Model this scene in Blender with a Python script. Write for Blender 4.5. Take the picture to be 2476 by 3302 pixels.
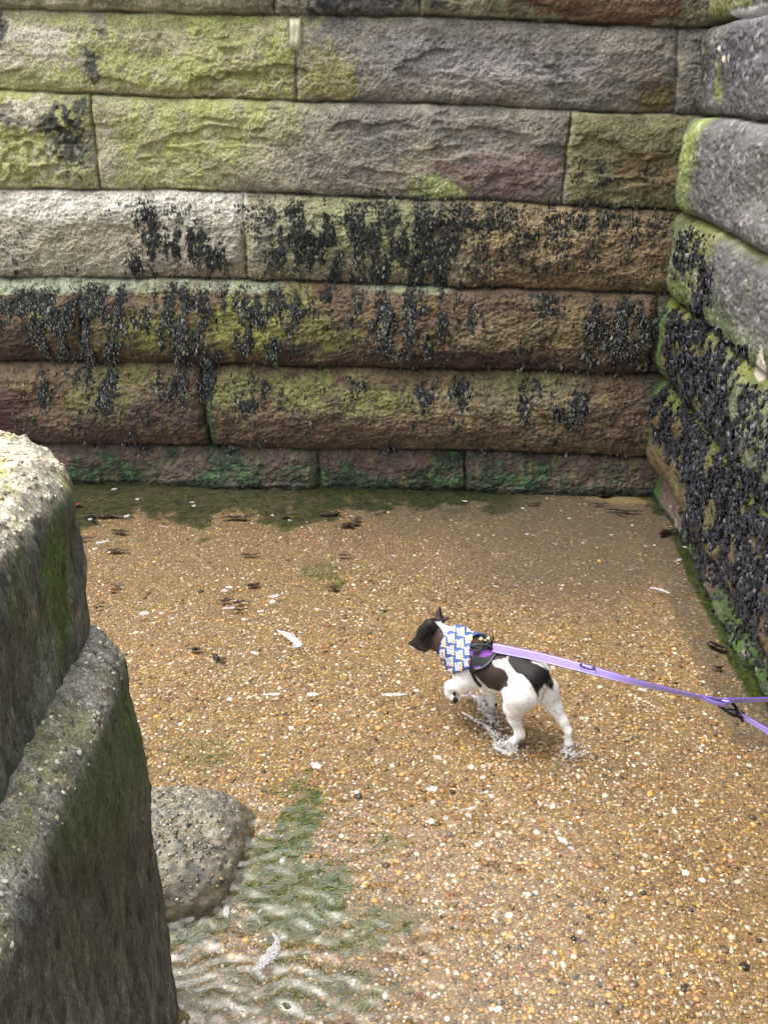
import bpy, math, random, time
import numpy as np
from mathutils import Vector, Matrix
from mathutils.bvhtree import BVHTree
T0 = time.time()
S = bpy.context.scene
for o in list(bpy.data.objects): bpy.data.objects.remove(o)
rad = math.radians

# ------------------------------------------------------------------ camera
W0, H0, FPX = 2476.0, 3302.0, 2900.0
PITCH, ROLL, CAMH = rad(25.3), rad(0.7), 1.9
fwd = np.array([0, math.cos(PITCH), -math.sin(PITCH)])
r0 = np.array([1.0, 0, 0]); u0 = np.array([0, math.sin(PITCH), math.cos(PITCH)])
rgt = math.cos(ROLL)*r0 + math.sin(ROLL)*u0
upv = -math.sin(ROLL)*r0 + math.cos(ROLL)*u0
CAM = np.array([0, 0, CAMH])
cam = bpy.data.cameras.new('camera'); camo = bpy.data.objects.new('camera', cam)
S.collection.objects.link(camo); S.camera = camo
M = Matrix.Identity(4)
for i in range(3):
    M[i][0] = rgt[i]; M[i][1] = upv[i]; M[i][2] = -fwd[i]; M[i][3] = CAM[i]
camo.matrix_world = M
cam.sensor_fit = 'VERTICAL'; cam.sensor_height = 24; cam.sensor_width = 18
cam.lens = 24*FPX/H0; cam.clip_start = 0.02; cam.clip_end = 500

# ------------------------------------------------------------------ light
world = bpy.data.worlds.new("World"); S.world = world; world.use_nodes = True
wn = world.node_tree; wn.nodes.clear()
wo = wn.nodes.new('ShaderNodeOutputWorld'); bg = wn.nodes.new('ShaderNodeBackground')
sky = wn.nodes.new('ShaderNodeTexSky'); sky.sky_type = 'NISHITA'; sky.sun_disc = False
SUN_EL, SUN_AZ = rad(68), rad(280)          # azimuth clockwise from +Y (behind the camera, to the left)
sky.sun_elevation = SUN_EL; sky.sun_rotation = SUN_AZ
sky.air_density = 2.0; sky.dust_density = 8.0; sky.ozone_density = 1.0
hs = wn.nodes.new('ShaderNodeHueSaturation'); hs.inputs['Saturation'].default_value = 0.25
wn.links.new(sky.outputs[0], hs.inputs['Color']); wn.links.new(hs.outputs[0], bg.inputs['Color'])
bg.inputs['Strength'].default_value = 0.15
wn.links.new(bg.outputs[0], wo.inputs['Surface'])
sl = bpy.data.lights.new('sun', 'SUN'); sl.energy = 0.7; sl.angle = rad(60); sl.color = (1, .97, .92)
so = bpy.data.objects.new('sun', sl); S.collection.objects.link(so)
sd = Vector((math.sin(SUN_AZ)*math.cos(SUN_EL), math.cos(SUN_AZ)*math.cos(SUN_EL), math.sin(SUN_EL)))
so.rotation_euler = sd.to_track_quat('Z', 'Y').to_euler(); so.location = (-2, -3, 6)
S.view_settings.view_transform = 'Standard'; S.view_settings.look = 'None'
S.view_settings.exposure = 1.5; S.view_settings.gamma = 1
S.render.engine = 'CYCLES'
S.cycles.max_bounces = 8; S.cycles.transparent_max_bounces = 16

# ------------------------------------------------------------------ maths helpers
def ray(px, py):
    u = (np.asarray(px, float)-W0/2)/FPX; v = (H0/2-np.asarray(py, float))/FPX
    return fwd + u[..., None]*rgt + v[..., None]*upv
def on_plane(px, py, p0, n):
    d = ray(px, py); t = ((p0-CAM)@n)/(d@n); return CAM + d*t[..., None]
def ground_pt(px, py, z=0.0):
    return on_plane(px, py, np.array([0, 0, z]), np.array([0, 0, 1.0]))
def project(X):
    d = np.asarray(X)-CAM; z = np.maximum(d@fwd, 1e-3)
    return W0/2 + FPX*(d@rgt)/z, H0/2 - FPX*(d@upv)/z
def sst(a, b, x):
    t = np.clip((x-a)/(b-a), 0, 1); return t*t*(3-2*t)
def _h(ix, iy, iz, s):
    n = (ix.astype(np.int64)*374761393 + iy.astype(np.int64)*668265263 + iz.astype(np.int64)*2147483647 + s*974634777) & 0xffffffff
    n = ((n ^ (n >> 13))*1274126177) & 0xffffffff
    n = n ^ (n >> 16); n = (n*2246822519) & 0xffffffff; n ^= n >> 15
    return (n & 0xffffff)/float(0xffffff)
def vnoise(x, y, z=None, s=0):
    x = np.asarray(x, float); y = np.asarray(y, float)
    if z is None:
        ix, iy = np.floor(x), np.floor(y); fx, fy = x-ix, y-iy
        fx = fx*fx*fx*(fx*(fx*6-15)+10); fy = fy*fy*fy*(fy*(fy*6-15)+10)
        ix = ix.astype(np.int64); iy = iy.astype(np.int64); o = np.zeros_like(ix)
        a = _h(ix, iy, o, s); b = _h(ix+1, iy, o, s); c = _h(ix, iy+1, o, s); d = _h(ix+1, iy+1, o, s)
        return ((a+(b-a)*fx)*(1-fy)+(c+(d-c)*fx)*fy)*2-1
    z = np.asarray(z, float); ix, iy, iz = np.floor(x), np.floor(y), np.floor(z); fx, fy, fz = x-ix, y-iy, z-iz
    fx = fx*fx*(3-2*fx); fy = fy*fy*(3-2*fy); fz = fz*fz*(3-2*fz)
    ix = ix.astype(np.int64); iy = iy.astype(np.int64); iz = iz.astype(np.int64)
    def L(k):
        a = _h(ix, iy, iz+k, s); b = _h(ix+1, iy, iz+k, s); c = _h(ix, iy+1, iz+k, s); d = _h(ix+1, iy+1, iz+k, s)
        return (a+(b-a)*fx)*(1-fy)+(c+(d-c)*fx)*fy
    l0 = L(0); return (l0+(L(1)-l0)*fz)*2-1
def fbm(x, y, z=None, o=4, s=0, g=0.5):
    r = 0; a = 1; t = 0; k = 1.0
    for i in range(o):
        ca_, sa_ = (.7986, .6018); xr = (x*ca_-y*sa_); yr = (x*sa_+y*ca_); x, y = xr, yr
        if z is not None: z, y = z*.87-y*.493, z*.493+y*.87
        r = r + a*vnoise(x*k+17*i, y*k-9*i, None if z is None else z*k+5*i, s+i*7); t += a; a *= g; k *= 2.03
    return r/t
def blob(px, py, cx, cy, rx, ry, ang=0):
    c, s = math.cos(rad(ang)), math.sin(rad(ang)); dx, dy = px-cx, py-cy
    return 1-np.sqrt(((dx*c+dy*s)/rx)**2+((-dx*s+dy*c)/ry)**2)
def inpoly(px, py, poly):
    r = np.zeros(px.shape, bool); n = len(poly)
    for i in range(n):
        x1, y1 = poly[i]; x2, y2 = poly[(i+1) % n]
        if y1 == y2: continue
        r ^= ((y1 > py) != (y2 > py)) & (px < (x2-x1)*(py-y1)/(y2-y1)+x1)
    return r
def seg_dist(px, py, pts):
    best = np.full(px.shape, 1e9)
    for (x1, y1), (x2, y2) in zip(pts[:-1], pts[1:]):
        dx, dy = x2-x1, y2-y1; t = np.clip(((px-x1)*dx+(py-y1)*dy)/(dx*dx+dy*dy), 0, 1)
        best = np.minimum(best, np.hypot(px-x1-t*dx, py-y1-t*dy))
    return best
def polysd(px, py, poly):
    d = seg_dist(px, py, list(poly)+[poly[0]]); return np.where(inpoly(px, py, poly), d, -d)
def lin(r, g, b):
    c = np.array([r, g, b], float)/255; return np.where(c <= .04045, c/12.92, ((c+.055)/1.055)**2.4)
def lay(col, m, c):
    m = np.clip(m, 0, 1)[:, None]; return col*(1-m)+np.asarray(c)*m

# ------------------------------------------------------------------ mesh helpers
def link(o, parent=None):
    S.collection.objects.link(o)
    if parent is not None: o.parent = parent
    return o
def tag(o, label=None, cat=None, group=None, kind=None):
    if label: o['label'] = label
    if cat: o['category'] = cat
    if group: o['group'] = group
    if kind: o['kind'] = kind
    return o
def empty(name, loc):
    o = bpy.data.objects.new(name, None); o.location = loc; o.empty_display_size = .1; link(o); return o
def mk(name, V, F, mat, col=None, parent=None, smooth=True, attrs=None):
    V = np.asarray(V, np.float32); F = np.asarray(F, np.int32)
    pp = parent
    while pp is not None: V = V - np.array(pp.location, np.float32); pp = pp.parent
    me = bpy.data.meshes.new(name); k = F.shape[1]
    me.vertices.add(len(V)); me.vertices.foreach_set('co', V.ravel())
    me.loops.add(F.size); me.loops.foreach_set('vertex_index', F.ravel())
    me.polygons.add(len(F)); me.polygons.foreach_set('loop_start', np.arange(0, F.size, k, dtype=np.int32))
    me.polygons.foreach_set('loop_total', np.full(len(F), k, np.int32))
    if col is not None:
        a = me.color_attributes.new('Col', 'FLOAT_COLOR', 'POINT')
        c4 = np.ones((len(V), 4), np.float32); c4[:, :3] = col; a.data.foreach_set('color', c4.ravel())
    for nm, arr in (attrs or {}).items():
        a = me.attributes.new(nm, 'FLOAT', 'POINT'); a.data.foreach_set('value', np.asarray(arr, np.float32))
    me.update(calc_edges=True); me.validate()
    me.polygons.foreach_set('use_smooth', np.full(len(me.polygons), smooth))
    if mat: me.materials.append(mat)
    o = bpy.data.objects.new(name, me); return link(o, parent)
def grid_faces(n, m, flip=False):          # n rows, m cols, index r*m+c
    i = np.arange((n-1)*m).reshape(n-1, m)[:, :-1].ravel()
    f = np.stack([i, i+1, i+m+1, i+m], 1)
    return f[:, ::-1] if flip else f
def ico(sub=1):
    import bmesh
    bm = bmesh.new(); bmesh.ops.create_icosphere(bm, subdivisions=sub, radius=1)
    V = np.array([v.co[:] for v in bm.verts]); F = np.array([[v.index for v in f.verts] for f in bm.faces]); bm.free(); return V, F
def scatter(tv, tf, pos, R, cols):         # template verts, tris, positions (n,3), matrices (n,3,3)
    n, k = len(pos), len(tv)
    V = np.einsum('nij,kj->nki', R, tv)+pos[:, None, :]
    F = (tf[None]+(np.arange(n)*k)[:, None, None]).reshape(-1, tf.shape[1])
    return V.reshape(-1, 3), F, np.repeat(cols, k, 0)
def tube(pts, r, seg=10, closed=False):
    P = np.asarray(pts, float); n = len(P); r = np.broadcast_to(r, (n,))
    tg = np.gradient(P, axis=0)
    if closed: tg = np.roll(P, -1, 0)-np.roll(P, 1, 0)
    tg /= np.linalg.norm(tg, axis=1)[:, None]+1e-9
    a = np.array([0, 0, 1.0]); V = []
    s_ = np.cross(tg[0], a); 
    if np.linalg.norm(s_) < .1: s_ = np.cross(tg[0], [1, 0, 0])
    for i in range(n):
        s_ = s_-tg[i]*(s_@tg[i]); s_ /= np.linalg.norm(s_)+1e-9; b = np.cross(tg[i], s_)
        for k in range(seg):
            t = 2*math.pi*k/seg; V.append(P[i]+r[i]*(math.cos(t)*s_+math.sin(t)*b))
    F = []
    for i in range(n if closed else n-1):
        for k in range(seg):
            j = (i+1) % n; F.append([i*seg+k, i*seg+(k+1) % seg, j*seg+(k+1) % seg, j*seg+k])
    return np.array(V), np.array(F)
def smooth_path(pts, n):
    P = np.asarray(pts, float); d = np.r_[0, np.cumsum(np.linalg.norm(np.diff(P, axis=0), axis=1))]
    t = np.linspace(0, d[-1], n); Q = []
    ext = np.vstack([2*P[0]-P[1], P, 2*P[-1]-P[-2]])
    for x in t:
        i = min(np.searchsorted(d, x, side='right')-1, len(P)-2); u = (x-d[i])/(d[i+1]-d[i]+1e-9)
        a, b, c, e = ext[i], ext[i+1], ext[i+2], ext[i+3]
        Q.append(.5*((2*b)+(c-a)*u+(2*a-5*b+4*c-e)*u*u+(3*b-a-3*c+e)*u**3))
    return np.array(Q)
def surface_nets(Fv, org, h):
    nx, ny, nz = Fv.shape; ins = Fv < 0
    acc = np.zeros((nx-1, ny-1, nz-1, 3), np.float32); cnt = np.zeros((nx-1, ny-1, nz-1), np.float32)
    C = [(a, b, c) for a in (0, 1) for b in (0, 1) for c in (0, 1)]
    sl_ = lambda A, o: A[o[0]:nx-1+o[0], o[1]:ny-1+o[1], o[2]:nz-1+o[2]]
    for a in C:
        for ax in range(3):
            if a[ax]: continue
            b = list(a); b[ax] = 1; b = tuple(b)
            fa, fb = sl_(Fv, a), sl_(Fv, b); cr = (sl_(ins, a) != sl_(ins, b))
            t = np.where(cr, fa/(fa-fb+1e-12), 0)
            for k in range(3): acc[..., k] += np.where(cr, a[k]+(t if k == ax else 0), 0)
            cnt += cr
    act = cnt > 0; idx = np.full(act.shape, -1, np.int64); idx[act] = np.arange(act.sum())
    g = np.argwhere(act); V = (g+acc[act]/cnt[act][:, None])*h+np.asarray(org)
    Fs = []
    for ax in range(3):
        b_, c_ = (ax+1) % 3, (ax+2) % 3
        e0 = np.take(ins, range(ins.shape[ax]-1), ax); e1 = np.take(ins, range(1, ins.shape[ax]), ax)
        for flip, mm in ((False, e0 & ~e1), (True, ~e0 & e1)):
            q = np.argwhere(mm); ok = (q[:, b_] > 0) & (q[:, c_] > 0) & (q[:, b_] < act.shape[b_]) & (q[:, c_] < act.shape[c_]); q = q[ok]
            def at(db, dc):
                r = q.copy(); r[:, b_] -= db; r[:, c_] -= dc; return idx[r[:, 0], r[:, 1], r[:, 2]]
            f = np.stack([at(1, 1), at(0, 1), at(0, 0), at(1, 0)], 1)
            Fs.append(f[:, ::-1] if flip else f)
    return V, np.vstack(Fs)

# ------------------------------------------------------------------ materials
class NT:
    def __init__(s, name):
        s.m = bpy.data.materials.new(name); s.m.use_nodes = True; s.t = s.m.node_tree; s.t.nodes.clear()
        s.out = s.t.nodes.new('ShaderNodeOutputMaterial')
    def n(s, typ, ins=None, **kw):
        nd = s.t.nodes.new('ShaderNode'+typ)
        for k, v in kw.items(): setattr(nd, k, v)
        for k, v in (ins or {}).items():
            if isinstance(v, bpy.types.NodeSocket): s.t.links.new(v, nd.inputs[k])
            else: nd.inputs[k].default_value = v
        return nd
    def mix(s, f, a, b, typ='MIX'):
        nd = s.n('Mix', data_type='RGBA', blend_type=typ)
        for i, v in ((0, f), (6, a), (7, b)):
            if isinstance(v, bpy.types.NodeSocket): s.t.links.new(v, nd.inputs[i])
            else: nd.inputs[i].default_value = v if i == 0 else (*v, 1) if len(v) == 3 else v
        return nd.outputs[2]
    def ramp(s, f, st, interp='LINEAR'):
        nd = s.n('ValToRGB', {'Fac': f}); r = nd.color_ramp; r.interpolation = interp
        while len(r.elements) < len(st): r.elements.new(.5)
        for e, (p, c) in zip(r.elements, st): e.position = p; e.color = (*c, 1) if len(c) == 3 else c
        return nd.outputs[0]
    def math(s, op, a, b=0.0, c=0.0, clamp=False):
        nd = s.n('Math', operation=op, use_clamp=clamp)
        for i, v in enumerate((a, b, c)):
            if isinstance(v, bpy.types.NodeSocket): s.t.links.new(v, nd.inputs[i])
            else: nd.inputs[i].default_value = v
        return nd.outputs[0]
    def coord(s): return s.n('TexCoord').outputs['Object']
    def noise(s, v, sc, det=4, rough=.55):
        return s.n('TexNoise', {'Vector': v, 'Scale': sc, 'Detail': det, 'Roughness': rough}).outputs[0]
    def finish(s, shader, disp=None):
        s.t.links.new(shader, s.out.inputs['Surface']); return s.m
def mat_plain(name, col, rough=.5, metal=0.0, noise=0.15, nscale=60, bump=0.1):
    n = NT(name); c = n.coord(); no = n.noise(c, nscale)
    base = n.mix(1.0, col, n.ramp(no, [(0.25, (1-noise,)*3), (.75, (1+noise*.6,)*3)]), 'MULTIPLY')
    b = n.n('Bump', {'Height': no, 'Strength': bump, 'Distance': .002})
    p = n.n('BsdfPrincipled', {'Base Color': base, 'Roughness': rough, 'Metallic': metal, 'Normal': b.outputs[0]})
    return n.finish(p.outputs[0])
def mat_attr(name, rough=.6, amp=.3, sc=(18, 90, 400), bump=.5, dist=.004, spec=.4, rvar=.2, sheen=0.0, grain=0.0):
    n = NT(name); c = n.coord(); a = n.n('Attribute', attribute_name='Col').outputs['Color']
    n1 = n.noise(c, sc[0], 6, .65); n2 = n.noise(c, sc[1], 5, .65); n3 = n.noise(c, sc[2], 3, .6)
    b1 = n.mix(1.0, a, n.ramp(n1, [(.3, (1-amp,)*3), (.7, (1+amp,)*3)]), 'MULTIPLY')
    b2 = n.mix(1.0, b1, n.ramp(n2, [(.3, (1-amp,)*3), (.7, (1+amp,)*3)]), 'MULTIPLY')
    b3 = n.mix(.7, b2, n.ramp(n3, [(.3, (1-amp,)*3), (.7, (1+amp,)*3)]), 'MULTIPLY')
    if grain:
        n4 = n.noise(c, sc[1]*1.9, 4, .75); b3 = n.mix(grain, b3, n.ramp(n4, [(.36, (.30,)*3), (.47, (.85,)*3), (.55, (1.15,)*3), (.66, (2.0,)*3)]), 'MULTIPLY'); n3 = n4
    hgt = n.math('ADD', n.math('MULTIPLY', n2, .8), n.math('MULTIPLY', n3, .45))
    bp = n.n('Bump', {'Height': hgt, 'Strength': bump, 'Distance': dist})
    ro = n.math('ADD', n.math('MULTIPLY', n1, rvar*2), rough-rvar)
    p = n.n('BsdfPrincipled', {'Base Color': b3, 'Roughness': ro, 'Normal': bp.outputs[0], 'Specular IOR Level': spec, 'Sheen Weight': sheen})
    return n.finish(p.outputs[0])

# ================================================================== THE PLACE
K = ground_pt(np.array(2096.), np.array(1588.)); Lb = ground_pt(np.array(220.), np.array(1546.))
ed = K-Lb; ed[2] = 0; ed /= np.linalg.norm(ed)           # along the back wall, to the right
aw = np.array([-ed[1], ed[0], 0.0])                      # away from the camera
TB = math.tan(rad(8.0)); Z3 = np.array([0, 0, 1.0])
R2 = ground_pt(np.array(2440.), np.array(2248.))
gd = R2-K; gd[2] = 0; gd /= np.linalg.norm(gd)           # along the right wall, towards the camera
md = np.array([gd[1], -gd[0], 0.0]);                      # out of the right wall, to the left
if md[0] > 0: md = -md
print('K', K, 'ed', ed, 'gd', gd, 'md', md)
nb = np.cross(ed, Z3+TB*aw)
def bw_sz(px, py):
    X = on_plane(np.asarray(px, float), np.asarray(py, float), K, nb); return (X-K)@ed, X[..., 2]
def rw_qz(px, py):
    X = on_plane(np.asarray(px, float), np.asarray(py, float), K, md); return (X-K)@gd, X[..., 2]

# joints of the back wall (traced as courses of masonry), top to bottom
JP = [[(0, 25), (900, 50), (1400, 52), (2180, 90)],
      [(0, 288), (560, 312), (950, 325), (1450, 334), (1880, 358), (2175, 372)],
      [(0, 606), (590, 614), (1000, 630), (1500, 645), (1870, 662), (2160, 674)],
      [(0, 889), (500, 897), (904, 903), (1450, 923), (2180, 946)],
      [(0, 1158), (640, 1166), (1000, 1176), (1527, 1188), (2140, 1200)],
      [(0, 1420), (660, 1427), (1028, 1443), (1506, 1442), (2110, 1470)]]
JC = []
for pl in JP:
    a = np.array(pl, float); s_, z_ = bw_sz(a[:, 0], a[:, 1]); JC.append((s_, z_))
def zj(j, s):                                             # j=0 is the topmost of the photo
    if j < 0: return np.interp(s, JC[0][0], JC[0][1]) + .37*(-j)
    if j >= 6: return np.full_like(s, -.12)
    return np.interp(s, JC[j][0], JC[j][1]) + .003*vnoise(s*9, s*0+j*5.3, s=3)
# vertical joints: course index -> list of (px_top, px_bottom) ; course c lies between joint c-1 (top) and c (bottom)
VJ = {0: [(885, 885), (1345, 1350)], 1: [(958, 952), (2186, 2176)], 2: [(303, 325), (1838, 1816), (2300, 2300)],
      3: [(786, 800), (2500, 2500)], 4: [(272, 288), (2116, 2090)], 5: [(655, 684)], 6: [(1030, 1030), (1500, 1500)],
      -1: [(500, 500), (1500, 1500)], -2: [(900, 900), (1900, 1900)]}
CB = {-2: .05, -1: .05, 0: .045, 1: .045, 2: .045, 3: .06, 4: .078, 5: .082, 6: .045}    # bulge
CO = {-2: -.01, -1: -.01, 0: 0, 1: -.005, 2: 0.0, 3: .0, 4: .015, 5: .02, 6: .015}   # step out
sv = np.concatenate([np.arange(-9, -3.3, .03), np.arange(-3.3, .24, .0045)])
zv = np.concatenate([np.arange(-.06, 2.36, .0042), np.arange(2.36, 2.78, .012)])
Sg, Zg = np.meshgrid(sv, zv); s = Sg.ravel(); z = Zg.ravel()
zw = z + .009*fbm(s*5, z*5, o=4, s=8, g=.6)
cidx = np.full(s.shape, 6); ztop = zj(5, s); zbot = zj(6, s)
for j in range(5, -3, -1):
    up_ = zw > zj(j, s); cidx = np.where(up_, j, cidx)
for c in range(-2, 7):
    m = cidx == c
    ztop = np.where(m, zj(c-1, s), ztop); zbot = np.where(m, zj(c, s), zbot)
tt = np.clip((zw-zbot)/(ztop-zbot), 0, 1); hh = ztop-zbot
dv = np.full(s.shape, 1.0); blk = np.zeros(s.shape)
for c, js in VJ.items():
    m = cidx == c
    for (xt, xb) in js:
        cc = min(max(c, 0), 6); ym = {0: 20, 1: 190, 2: 480, 3: 760, 4: 1030, 5: 1300, 6: 1500}[cc]
        st, _ = bw_sz(np.array(float(xt)), np.array(ym-100.)); sb, _ = bw_sz(np.array(float(xb)), np.array(ym+100.))
        sj = sb+(st-sb)*tt + .006*vnoise(z*14, z*0+xt, s=2)
        dv = np.where(m, np.minimum(dv, np.abs(s-sj)), dv); blk = np.where(m & (s > sj), blk+1, blk)
bulge = np.select([cidx == c for c in CB], list(CB.values())); off = np.select([cidx == c for c in CO], list(CO.values()))
pk = np.where(cidx >= 3, .42, .5)
q = np.where(tt < pk, (pk-tt)/pk, (tt-pk)/(1-pk))
px_exp = np.where(cidx >= 3, 2.3, 4.5)
prof = np.clip(1-q**px_exp, 0, 1)**.62
dz = np.minimum(tt, 1-tt)*hh; de = np.minimum(dz, dv)
vprof = 1-np.exp(-(dv/.022)**1.1)
brand = _h(cidx+50, blk.astype(np.int64)+3, cidx*0, 4)-.5
D = off + bulge*prof*(.35+.65*vprof) + brand*.018*vprof
# eroded lips and chunks
ero = fbm(s*2.3, z*4.5, o=4, s=21); D += np.where(cidx >= 3, .030, .020)*ero*(.3+.7*prof)
rough = fbm(s*11, z*16, o=4, s=31, g=.6); D += np.where(cidx >= 3, .010, .0065)*rough*np.clip(de/.02, 0, 1)
D += .0045*fbm(s*45, z*55, o=3, s=41, g=.6)
D += .003*vnoise(s*110, z*110, s=43)
flak = sst(.1, .3, fbm(s*4+3, z*13, o=3, s=51)); D -= .014*flak*prof*(cidx < 3)      # flaked ledges in the upper blocks
D += (cidx >= 3)*(.0075*fbm(s*24, z*60, o=4, s=45, g=.65)+.004*np.abs(vnoise(s*60, z*120, s=46)))
jn = .3+1.1*sst(-.3, .3, fbm(s*5, z*5, o=3, s=47)); D -= (.020*np.exp(-(dv/.005)**2) + .018*np.exp(-(dz/.005)**2))*jn
X = K + s[:, None]*ed + z[:, None]*Z3 + (z*TB-D)[:, None]*aw
ppx, ppy = project(X); ppx = np.clip(ppx, -2500, 4000); ppy = np.clip(ppy, -2500, 3000)
# pits in the left block of course 2
pit = sst(.0, .5, vnoise(s*34, z*30, s=61))*sst(-.05, .1, blob(ppx, ppy, 100, 470, 230, 130))*(cidx == 2)
D -= .013*pit
# a ledge chip on the block above the chalky patch
chip = sst(0, .12, blob(ppx, ppy, 800, 262, 150, 40, -6)+.9*fbm(s*9, z*14, o=4, s=66)); D -= .018*chip
X = K + s[:, None]*ed + z[:, None]*Z3 + (z*TB-D)[:, None]*aw
# ---- natural colours of the stone, algae and crusts, with light painted into the upper courses
N1 = fbm(s*3.5, z*4, o=5, s=71); N2 = fbm(s*10, z*9, o=4, s=81); N3 = fbm(s*34, z*34, o=3, s=91); N4 = fbm(s*5, z*22, o=4, s=95); NV = fbm(s*26, z*7, o=4, s=97)
STONE = lin(118, 112, 103); n = len(s)
col = np.tile(STONE, (n, 1))
col = lay(col, sst(-.2, .5, N1)*.6, lin(98, 96, 94)); col = lay(col, sst(0, .5, N2)*.4, lin(136, 128, 112))
def M_(cx, cy, rx, ry, ang=0, w=.30, amp=.6, nn=None):
    return sst(-w, w, blob(ppx, ppy, cx, cy, rx, ry, ang)+amp*(N2 if nn is None else nn)+.55*N3+.25*NV)
PALE = lin(196, 188, 172); GRN = lin(148, 154, 80); YEL = lin(138, 130, 70); OLV = lin(108, 112, 48); DRK = lin(46, 46, 49)
BRN = lin(116, 88, 52); TAN = lin(142, 120, 84); MAR = lin(74, 46, 42); DGR = lin(40, 76, 40)
U = (cidx <= 1); 
col = lay(col, (cidx <= 0)*.6, lin(118, 116, 78)); col = lay(col, (cidx <= 0)*M_(1950, 0, 260, 90), lin(92, 66, 42)); col = lay(col, (cidx <= 0)*M_(1100, 10, 300, 40), DRK*1.5)
c1 = cidx == 1
col = lay(col, c1*sst(1050, 800, ppx+120*N2), lin(152, 142, 112))
col = lay(col, c1*M_(110, 130, 300, 110), PALE)
for a in ((330, 190, 130, 110, 0), (700, 110, 130, 70, 20), (560, 230, 380, 70, 3), (120, 255, 300, 40, 0), (480, 60, 500, 34, 0), (900, 200, 60, 130, 0)):
    col = lay(col, c1*M_(*a)*.9, GRN*.92)
col = lay(col, c1*M_(1060, 240, 110, 90)*.8, YEL); col = lay(col, c1*M_(1500, 200, 420, 60, 2)*.4, lin(150, 146, 150))
col = lay(col, c1*M_(2110, 310, 50, 40)*.8, OLV); col = lay(col, c1*M_(2110, 300, 70, 90)*.6, lin(96, 66, 44)); col = lay(col, c1*M_(1380, 140, 200, 60)*.5, lin(88, 86, 84))
for a in ((322, 80, 26, 45), (290, 205, 34, 62, -15), (5, 120, 24, 60)): col = lay(col, c1*M_(*a, w=.3, amp=.5, nn=N3)*.9, DRK)
c2 = cidx == 2
col = lay(col, c2*sst(340, 260, ppx)*.9, GRN); col = lay(col, c2*sst(310, 290, ppx)*pit*.6, OLV)
col = lay(col, c2*M_(40, 370, 130, 50), PALE*1.05)
for a in ((230, 470, 80, 110, 0), (170, 400, 60, 40, 10), (260, 350, 40, 30, 0), (30, 388, 60, 16, 5)): col = lay(col, c2*M_(*a, w=.3, amp=.8, nn=N3)*.9, DRK*1.1)
m = sst(1100, 780, ppx+(ppy-350)*.75+130*N2)*sst(325, 345, ppx); col = lay(col, c2*m*.92, GRN); col = lay(col, c2*m*sst(0, .3, N1)*.8, YEL)
col = lay(col, c2*m*sst(.0, .4, NV)*.35, lin(140, 125, 105))
col = lay(col, c2*M_(340, 520, 30, 140, 0)*.8, lin(138, 128, 118)); col = lay(col, c2*M_(1400, 560, 120, 90)*.55, lin(150, 140, 115))
col = lay(col, c2*M_(1640, 570, 240, 70)*.65, lin(108, 78, 78)); col = lay(col, c2*sst(1820, 1835, ppx)*.85, lin(104, 100, 62)); col = lay(col, c2*M_(2080, 560, 130, 70)*.8, lin(92, 72, 40)); col = lay(col, c2*M_(1400, 610, 70, 40, amp=.8)*.9, lin(150, 160, 105))
col = lay(col, c2*sst(575, 600, ppy)*sst(950, 500, ppx)*sst(-.1, .4, N3)*.6, lin(200, 205, 180))
c3 = cidx == 3
col = lay(col, c3*1.0, lin(128, 118, 88)); col = lay(col, c3*sst(800, 760, ppx), lin(168, 160, 142)); col = lay(col, c3*M_(420, 660, 480, 60)*sst(805, 790, ppx), lin(205, 200, 190))
col = lay(col, c3*M_(330, 770, 200, 60)*.5*sst(800, 780, ppx), lin(146, 118, 100)); col = lay(col, c3*sst(-.1, .3, N3)*sst(800, 760, ppx)*.5, lin(120, 124, 90))
col = lay(col, c3*M_(900, 760, 130, 110)*.7*sst(800, 810, ppx), lin(118, 114, 106)); col = lay(col, c3*M_(1180, 720, 300, 130)*.6, lin(134, 140, 84)); col = lay(col, c3*sst(1350, 1600, ppx+80*N2)*.85, lin(124, 96, 56))
col = lay(col, c3*M_(1700, 720, 260, 70)*.6, lin(156, 134, 88)); col = lay(col, c3*M_(650, 880, 180, 26)*.6, BRN*.9)
c4 = cidx == 4
col = lay(col, c4*1.0, BRN); col = lay(col, c4*sst(-.2, .4, N2)*.5, TAN)
ledge = c4*sst(955, 935, ppy+14*N2)*np.clip(sst(960, 860, ppx)+sst(1130, 1180, ppx)*sst(1480, 1430, ppx), 0, 1)
col = lay(col, c4*M_(650, 1080, 420, 80)*.75, lin(124, 118, 44)); 
for a in ((960, 1050, 110, 100, 0), (760, 1020, 90, 60, 0), (1060, 1100, 80, 40, 0), (480, 1080, 60, 40, 0), (140, 1030, 60, 40, 0), (870, 1110, 120, 40, 0)): col = lay(col, c4*M_(*a, amp=.9)*.95, lin(150, 152, 50))
col = lay(col, c4*M_(1620, 1080, 280, 70)*.6, lin(150, 128, 80)); col = lay(col, c4*M_(1640, 1160, 160, 30, amp=.8)*.8, MAR); col = lay(col, c4*sst(1115, 1150, ppy+40*N2)*.6, MAR*1.1); col = lay(col, c4*M_(940, 1130, 60, 30)*.8, lin(60, 42, 52))
col = lay(col, c4*sst(200, 120, ppx)*sst(1040, 1090, ppy)*.7, MAR*1.2); col = lay(col, ledge*.9, lin(176, 188, 150))
col = lay(col, c4*sst(2095, 2120, ppx)*.7, lin(70, 80, 46))
c5 = cidx == 5
col = lay(col, c5*1.0, lin(122, 98, 62)); col = lay(col, c5*sst(-.1, .5, N2)*.6, lin(138, 116, 66))
for a in ((380, 1215, 130, 40, 0), (760, 1250, 90, 60, 0), (1000, 1250, 150, 60, 0), (340, 1290, 90, 60, 0), (1150, 1300, 130, 40, 0), (1260, 1290, 90, 40, 0)): col = lay(col, c5*M_(*a, amp=.9)*.85, lin(134, 138, 54))
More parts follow.
